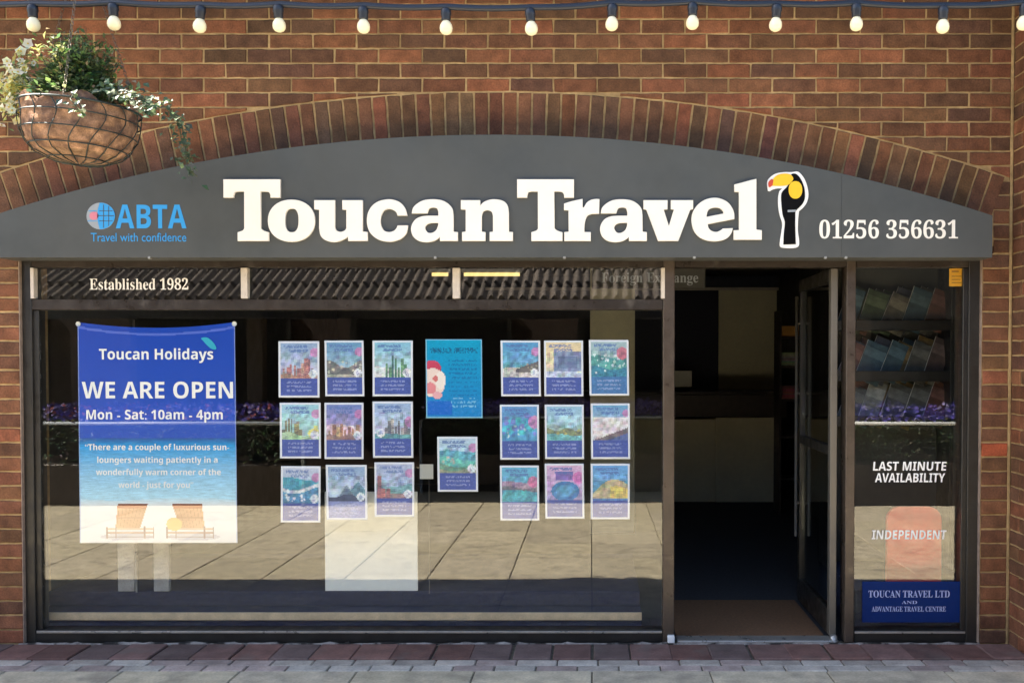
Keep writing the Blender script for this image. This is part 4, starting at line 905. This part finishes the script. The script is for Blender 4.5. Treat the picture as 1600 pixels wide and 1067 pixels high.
# ------------------------------------------------------------------ the far side of the street (seen in the glass)
ZE, YE = 2.05, -4.62
ob = thing('arcade_building', 'low building across the street with a brown tiled roof over a shaded arcade', 'building', (0, YE, 0))
tl = MB(); rowL = .34; nx = 14
PIT = R(30)
for r_ in range(9):
    y0, z0 = YE - r_ * rowL * cos(PIT), ZE + r_ * rowL * sin(PIT); y1, z1 = y0 - (rowL + .05) * cos(PIT), z0 + (rowL + .05) * sin(PIT)
    for i in range(-118, 23):
        x = i * .105 + (r_ % 2) * .02; k = random.uniform(.7, 1.2); c = (.115 * k, .092 * k, .075 * k)
        prof_ = [(0, .0), (.018, .03), (.04, .045), (.062, .03), (.08, .004), (.105, 0)]
        vs = []
        for (dx, dh) in prof_: vs += [(x + dx, y0 + dh * .5, z0 + dh + .028), (x + dx, y1 + dh * .5, z1 + dh)]
        fs = [(2 * q, 2 * q + 2, 2 * q + 3, 2 * q + 1) for q in range(len(prof_) - 1)]
        tl.faces(vs, fs, c, True)
        tl.faces([vs[2 * q] for q in range(6)] + [(x + .105, y0, z0), (x, y0, z0)], [(0, 1, 2, 3, 4, 5, 6, 7)], tuple(v * .6 for v in c))
tl.build('tiled_roof', M_TILE, ob)
mb = MB(); mb.box(2.45, 9.8, YE - .1, YE - .0, ZE - .16, ZE + .75, .004); mb.box(2.45, 9.8, YE - 3, YE - .101, ZE + .6, ZE + .75, .004); mb.build('added_shade_canopy', M_DFRAME, ob)  # canopy added to extend the arcade shade and darken the side pane's reflection
mb = MB(); mb.box(-12.5, 2.44, YE - .06, YE - .02, ZE - .16, ZE - .005, .004); mb.build('fascia_board', M_DFRAME, ob)
mb = MB(); mb.poly([(-12.5, YE - .05, ZE - .02), (2.44, YE - .05, ZE - .02), (2.44, YE - 3, ZE + 2.9 * tan(PIT) - .02), (-12.5, YE - 3, ZE + 2.9 * tan(PIT) - .02)]); mb.build('soffit', M_CANOPY, ob)
mb = MB(); mb.box(-12.5, 9.8, -8.3, -8.1, 0, 3.8, .01); mb.build('wall', M_OWALL, ob)
for x in (-10, -6.5, -3.6, 2.9, 6.2): 
    mb = MB(); mb.box(x - .08, x + .08, YE - .75, YE - .59, 0, ZE + .3, .006); mb.build('post', M_DWOOD, ob)
for x in (-8.5, -5.2, -2.2, .9, 4.0):
    mb = MB(); mb.box(x - 1.1, x + 1.1, -8.096, -8.06, .5, 2.2, .004); wdw = mb.build('window', M_DFRAME, ob)
    mb = MB(); mb.box(x - 1.0, x + 1.0, -8.058, -8.054, .6, 2.1, 0); mb.build('pane', M_BLACK, wdw)
def hedge(x0, x1, flowers, label, yc=-4.86):
    t = thing('planter', label, 'planter', ((x0 + x1) / 2, yc, 0))
    mb = MB(); mb.box(x0, x1, yc - .2, yc + .2, .0, .42, .01); mb.build('trough', M_DWOOD, t)
    m_ = MB()
    for k in range(int(900 * (x1 - x0))):
        p = Vector((random.uniform(x0, x1), random.uniform(yc - .24, yc + .24), .4 + .45 * random.random() ** .8)); d = Vector((random.uniform(-1, 1), random.uniform(-.4, 1), random.uniform(-.4, 1))); L = random.uniform(.03, .07)
        m_.leaf(p, d, Vector((0, .2, 1)), L, L * .5, tuple(v * random.uniform(.6, 1.4) for v in (.11, .15, .085)))
    m_.build('foliage', M_LEAF, t); m_ = MB()
    for k in range(int(420 * (x1 - x0))):
        p = Vector((random.uniform(x0, x1), random.uniform(yc - .2, yc + .27), random.uniform(.86, 1.02))); d = Vector((random.uniform(-1, 1), random.uniform(0, 1), random.uniform(-.3, 1))); L = random.uniform(.03, .055)
        m_.leaf(p, d, Vector((0, 1, .3)), L, L * .8, random.choice(flowers))
    m_.build('blooms', M_PETAL, t)
PUR = [(.09, .06, .44), (.12, .09, .52), (.05, .05, .32), (.34, .30, .6)]
hedge(-5.6, -3.0, PUR + [(.4, .1, .12)], 'planter of purple flowers with a few red ones, at the left of the far side')
hedge(2.3, 5.2, PUR, 'planter of purple flowers across the street at the right')
hedge(-1.9, 1.6, PUR, 'long planter of purple flowers in the shade of the arcade', -5.9)
for (x0, x1, y_, lab) in ((-5.6, -2.9, -4.58, 'white tubular railing before the left planter across the street'), (2.2, 3.85, -4.58, 'white tubular railing before the right planter across the street'), (-1.9, 1.6, -5.6, 'white tubular railing before the planter in the arcade')):
    rl = MB(); rl.tube([(x0, y_, .0), (x0, y_, .8), (x0 + .06, y_, .84), (x1 - .06, y_, .84), (x1, y_, .8), (x1, y_, 0)], .018, 8)
    tag(rl.build('railing', M_WHITE if x0 > 2 else M_AGREY), lab.replace('white', 'white' if x0 > 2 else 'dimmed white'), 'railing')  # white rails; dimmer light at left and centre painted in as a greyer colour
